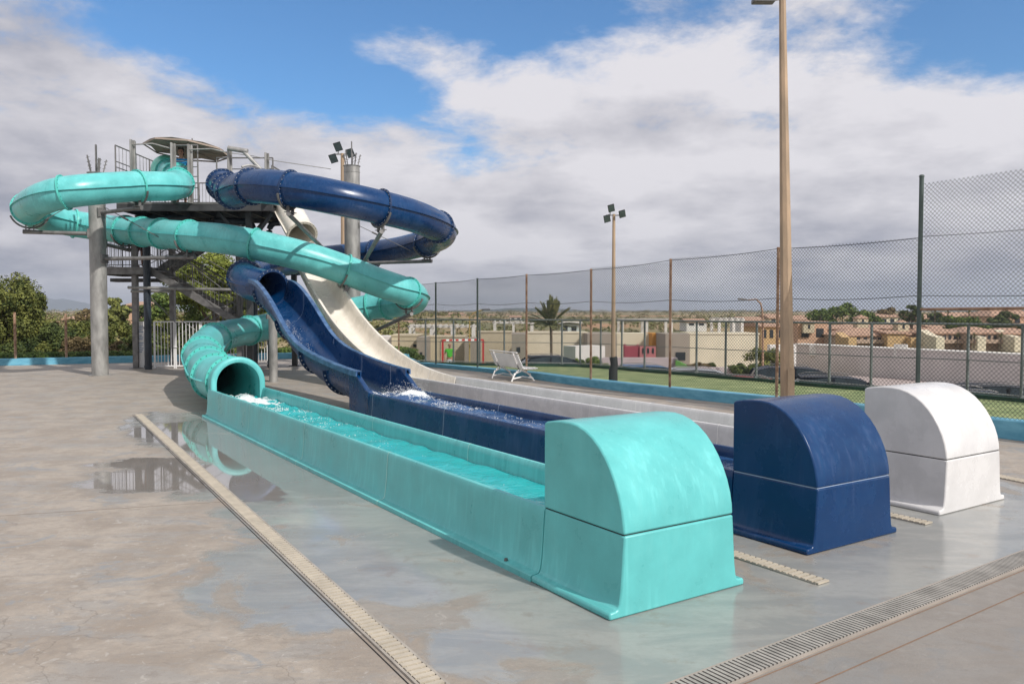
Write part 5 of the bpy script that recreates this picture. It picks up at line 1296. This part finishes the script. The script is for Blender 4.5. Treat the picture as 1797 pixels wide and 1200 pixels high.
for i,(px,yt,d,w,lm,lb) in enumerate([(300,560,37,90,LG,'olive bush behind the left gate leaf'),(345,572,36,80,LD,'dark bush behind the gate bars'),(395,580,37,90,LD,'dark bush behind the teal tube bends'),(270,585,36,70,LD,'low dark bush behind the sign board'),(450,590,38,80,LD,'dark bush behind the tower pipes'),(520,596,38,80,LD,'dark bush under the navy chute'),(570,600,38,60,LG,'green bush beyond the kerb right of the short post')]): treepx('bush',px,yt,d,w,lm,lb,seed=50+i,n=4200,ls=.08,cat='bush',asp=1.3,nclump=26)
treepx('pine_tree',378,452,42,150,LY,'bright yellow-green pine behind the stair tower',seed=80,n=30000,ls=.07,asp=.62,nclump=46)
treepx('pine_tree',310,515,46,130,LP,'darker green pine left of the bright one behind the stairs',seed=81,n=15000,ls=.085,asp=.7,nclump=34)
treepx('pine_tree',430,508,45,110,LY,'smaller yellow-green pine right of the bright one behind the pipes',seed=82,n=16000,ls=.075,asp=.7,nclump=34)
treepx('tree',205,526,80,55,LG,'round distant tree left of the orange house',seed=83,n=3000,ls=.2)
treepx('tree',155,538,75,45,LB,'brownish bare-trunked tree left of the pillar',seed=84,n=2200,ls=.17)
treepx('tree',262,535,90,40,LD,'small dark tree right of the orange house',seed=85,n=1800,ls=.2)
for i,(px,yt,yb) in enumerate(((22,548,626),(112,550,622))):
    p=G(px,yb); p=offs(KB[:7],.15)[0]; r0=ray(px,600); 
    # on the back kerb
    for a,b in zip(KB[:6],KB[1:7]):
        dx,dy=b.x-a.x,b.y-a.y; det=dx*(-r0.y)+dy*r0.x; k=(dx*(-a.y)+dy*a.x)/det; f=(k*r0.y-a.y)/dy
        if 0<=f<=1: p=a.lerp(b,f)+Vector((0,.15,0)); break
    t=thing('fence_post',p,('rusty post on the kerb in front of the big left tree','rusty post on the kerb left of the galvanised pillar')[i],'post'); mb=MB(); mb.cyl(p,p+Vector((0,0,yz(yt,p.y))),.045,n=8); mb.build('pole',RUST,t,smooth=40); mb=MB()
    for z_ in (.4,.9,1.3): mb.cyl(p+Vector((-.06,0,z_)),p+Vector((.06,0,z_+.03)),.02,n=6)
    mb.build('wire_clips',RUST,t)
# ivy spilling over the kerb
mb=MB(); rnd=random.Random(5); kp=resample(offs(KB[:7],.45),200)
for _ in range(26000):
    p=rnd.choice(kp)+Vector((rnd.gauss(0,.12),abs(rnd.gauss(0,.35))-.1,rnd.uniform(.05,.42))); leaf(mb,p,Vector((0,-1,.5)),.055,rnd)
mb.build('ground_cover',leafmat('ivy_leaves',(.045,.085,.02),(.11,.16,.03)),kind='stuff')
# right and middle trees
mids=[(1478,534,140,85,LP,'tree','broad dark green pine clump left of the pointed tower'),(1440,543,138,40,LP,'tree','smaller dark pine left of the broad clump'),(1520,548,136,50,LP,'tree','green pine on the right shoulder of the broad clump'),(1600,536,118,40,LD,'tree','round dark tree just left of the tall green post'),(1565,541,170,50,LB,'tree','brownish palms cluster between the tree clumps'),(1690,552,125,70,LP,'tree','green tree row right of the tall post'),(1650,550,170,50,LD,'tree','dark tree in the gap above the hotel wing'),(1770,545,140,60,LD,'tree','dark tree beside the large orange villa'),(1340,612,47,70,LG,'bush','big sloping hedge behind the street lamp'),(1310,632,46,60,LD,'bush','lower left part of the big hedge'),(1045,629,45,48,LP,'bush','trimmed green hedge between palm and floodlight pole'),(1012,630,45,30,LP,'bush','left end of the trimmed green hedge'),(735,622,52,18,LD,'bush','round clipped shrub left of the goal'),(712,628,52,14,LD,'bush','smaller clipped shrub far left of the goal'),(1225,636,47,16,LB,'bush','pinkish flowering shrub by the cream wall'),(1240,638,47,14,LB,'bush','second pinkish shrub by the cream wall, next to the dark one'),(1251,637,47,12,LD,'bush','small dark conical shrub by the cream wall'),(1212,640,47,14,LB,'bush','leftmost pinkish shrub by the cream wall'),(1385,552,180,30,LD,'tree','small dark tree behind the lamp post')]
for i,(px,yt,d,w,lm,nm,lb) in enumerate(mids):
    treepx(nm,px,yt,d,w,lm,lb,seed=120+i,n=5200 if w>45 else 1500,ls=.0016*d if d>60 else .07,cat=nm,asp=.75,zb=-2.6 if d<60 else None,nclump=26)
# grass slope
mb=MB(); mb.add([(px2x(1186,46.5),46.5,yz(632,46.5)),(px2x(1212,46.5),46.5,yz(645,46.5)),(px2x(1212,46.5),46.5,-2.6),(px2x(1186,46.5),46.5,-2.6),(px2x(1186,49),49,yz(630,49)),(px2x(1212,49),49,yz(643,49))],[(0,1,2,3),(0,4,5,1)]); mb.build('grass_bank',mat('lawn',(.08,.22,.04),.9),kind='structure')
# palm
def palm(px,ycrown,ytop,d,w,label,zb=-2.6,nf=44,seed=1,fsc=1):
    rnd=random.Random(seed); x=px2x(px,d); zc=yz(ycrown,d); root=thing('palm_tree',(x,d,zb),label,'palm tree'); c=Vector((x,d,zc)); R_=w/2/FX*d
    mb=MB(); tr=.008*(zc-zb)+.045; mb.path([Vector((x,d,zb)),Vector((x+.03,d,(zb+zc)/2)),c],tr,n=10,rs=[tr*1.2,tr,tr*1.3])
    k=0
    while zb+.1*k<zc: mb.cyl((x,d,zb+.1*k),(x,d,zb+.1*k+.04),tr*1.22,tr*1.05,n=10,cap=False); k+=1
    mb.build('trunk',BARK,root)
    mb=MB()
    for i in range(nf):
        a=i*2.4; el=R(rnd.uniform(6,88)); L_=R_*rnd.uniform(.9,1.12); pts=[]
        dirh=Vector((math.cos(a),math.sin(a),0))
        for q in range(8):
            f=q/7; pts.append(c+dirh*(math.cos(el)*L_*f)+Vector((0,0,math.sin(el)*L_*f-.24*L_*f*f*math.cos(el))))
        mb.path(pts,.01*R_,n=4)
        for q in range(7):
            for z in range(3):
                f=(z+.5)/3; p=pts[q].lerp(pts[q+1],f); tg=(pts[q+1]-pts[q]).normalized(); sd=tg.cross(Vector((0,0,1)));
                if sd.length<.05: sd=Vector((1,0,0))
                sd.normalize(); ll=.26*R_*(1-abs((q+f)/7-.45)*1.1)
                for s2 in (-1,1): 
                    e=p+(sd*s2*.45+tg*.9+Vector((0,0,.12))).normalized()*ll; wv=tg.cross(sd).normalized()*.0+sd*.0+tg*(.05*R_); mb.add([p-wv,p+wv,e],[(0,1,2)])
    mb.build('fronds',leafmat('palm_leaves',(.09,.11,.035),(.20,.19,.075)),root); return root
palm(967,572,524,50,98,'date palm with upright fronds behind the low fence')
for i,(px,d,lb) in enumerate(((1681,100,'small palm in front of the hotel wing, left of three'),(1710,100,'small palm in front of the hotel wing, middle of three'),(1757,99,'small palm in front of the hotel wing, right of three'),(1640,150,'slim palm on the skyline right of the tall green post'),(1663,165,'slim palm on the skyline, further right'),(1700,150,'slim palm on the skyline near the cream villa row'))):
    if d<120: palm(px,592,582,d,18,lb,zb=yz(605,d)-.5,nf=18,seed=i)
    else: palm(px,550,543,d,14,lb,zb=yz(560,d)-2,nf=16,seed=i)
# far scrub as one mass
mb=MB(); rnd=random.Random(11)
for _ in range(4200):
    d=70*math.exp(rnd.random()*3.3); px=rnd.uniform(-60,1860)
    x=px2x(px,d)
    if px>1180 and d<210: continue
    if 640<px<=1180 and d<78: continue
    if px<640 and d<70: continue
    z=HZ(x,d); s=rnd.uniform(.4,1.0)*(1+d/420)
    nl=10 if d>400 else 22
    for k in range(nl):
        g=Vector((rnd.gauss(0,1),rnd.gauss(0,1),abs(rnd.gauss(0,1)))).normalized(); p=Vector((x,d,z))+Vector((g.x*s*1.2,g.y*s*1.2,g.z*s*.95)); mb.mi=(0 if rnd.random()<.6 else 1) if s<1.6 else 2; leaf(mb,p,g,s*.36,rnd)
mb.build('scrub',[LS,LG,LS],kind='stuff')
# mountain and far ridge
def ridge(name,pxs,d,m,depth=1500):
    mb=MB(); rows=[]
    for px,y in pxs:
        x=px2x(px,d); z=max(yz(y,d),0); rows.append([Vector((x,d-depth*.5,-4.5)),Vector((x,d-depth*.2,z*.55)),Vector((x,d,z)),Vector((x,d+depth*.4,z*.4)),Vector((x,d+depth,-4.5))])
    mb.loft(rows,close=False,caps=False); return mb.build(name,m,kind='structure',smooth=80)
HILL=mat('wooded_hill',(.045,.065,.05),.95,var=.3,scale=.004)
def rough(pts,amp,seed,sub=6):
    rnd=random.Random(seed); out=[]
    for (a,b),(c,d_) in zip(pts,pts[1:]):
        for k in range(sub): f=k/sub; out.append((a+(c-a)*f,b+(d_-b)*f+rnd.uniform(-amp,amp)))
    out.append(pts[-1]); return out
ridge('mountain',rough([(-250,530),(-60,533),(20,530),(50,523),(75,522),(100,526),(112,524),(125,529),(150,540),(190,544),(260,548)],.5,1),5200,HILL)
ridge('hills',rough([(640,549),(700,545),(740,543),(780,546),(850,544),(900,541),(960,540),(1010,543),(1060,547),(1150,545),(1250,544),(1400,546),(1600,545),(1750,542),(1900,541)],.6,2),2600,HILL,900)

# ------------------------------------------------------------------ haze
mb=MB(); mb.box((0,3480,62),(12600,7060,136)); hz_=mb.build('haze',D.materials.new('haze_air'),kind='stuff')
hm=hz_.data.materials[0]; hm.use_nodes=True; nt=hm.node_tree; nt.nodes.clear(); ho=nn(nt,'ShaderNodeOutputMaterial'); hv=nn(nt,'ShaderNodeVolumePrincipled'); hv.inputs['Density'].default_value=.00026; hv.inputs['Color'].default_value=(.72,.80,.92,1); hv.inputs['Anisotropy'].default_value=.2
nt.links.new(hv.outputs[0],ho.inputs['Volume'])
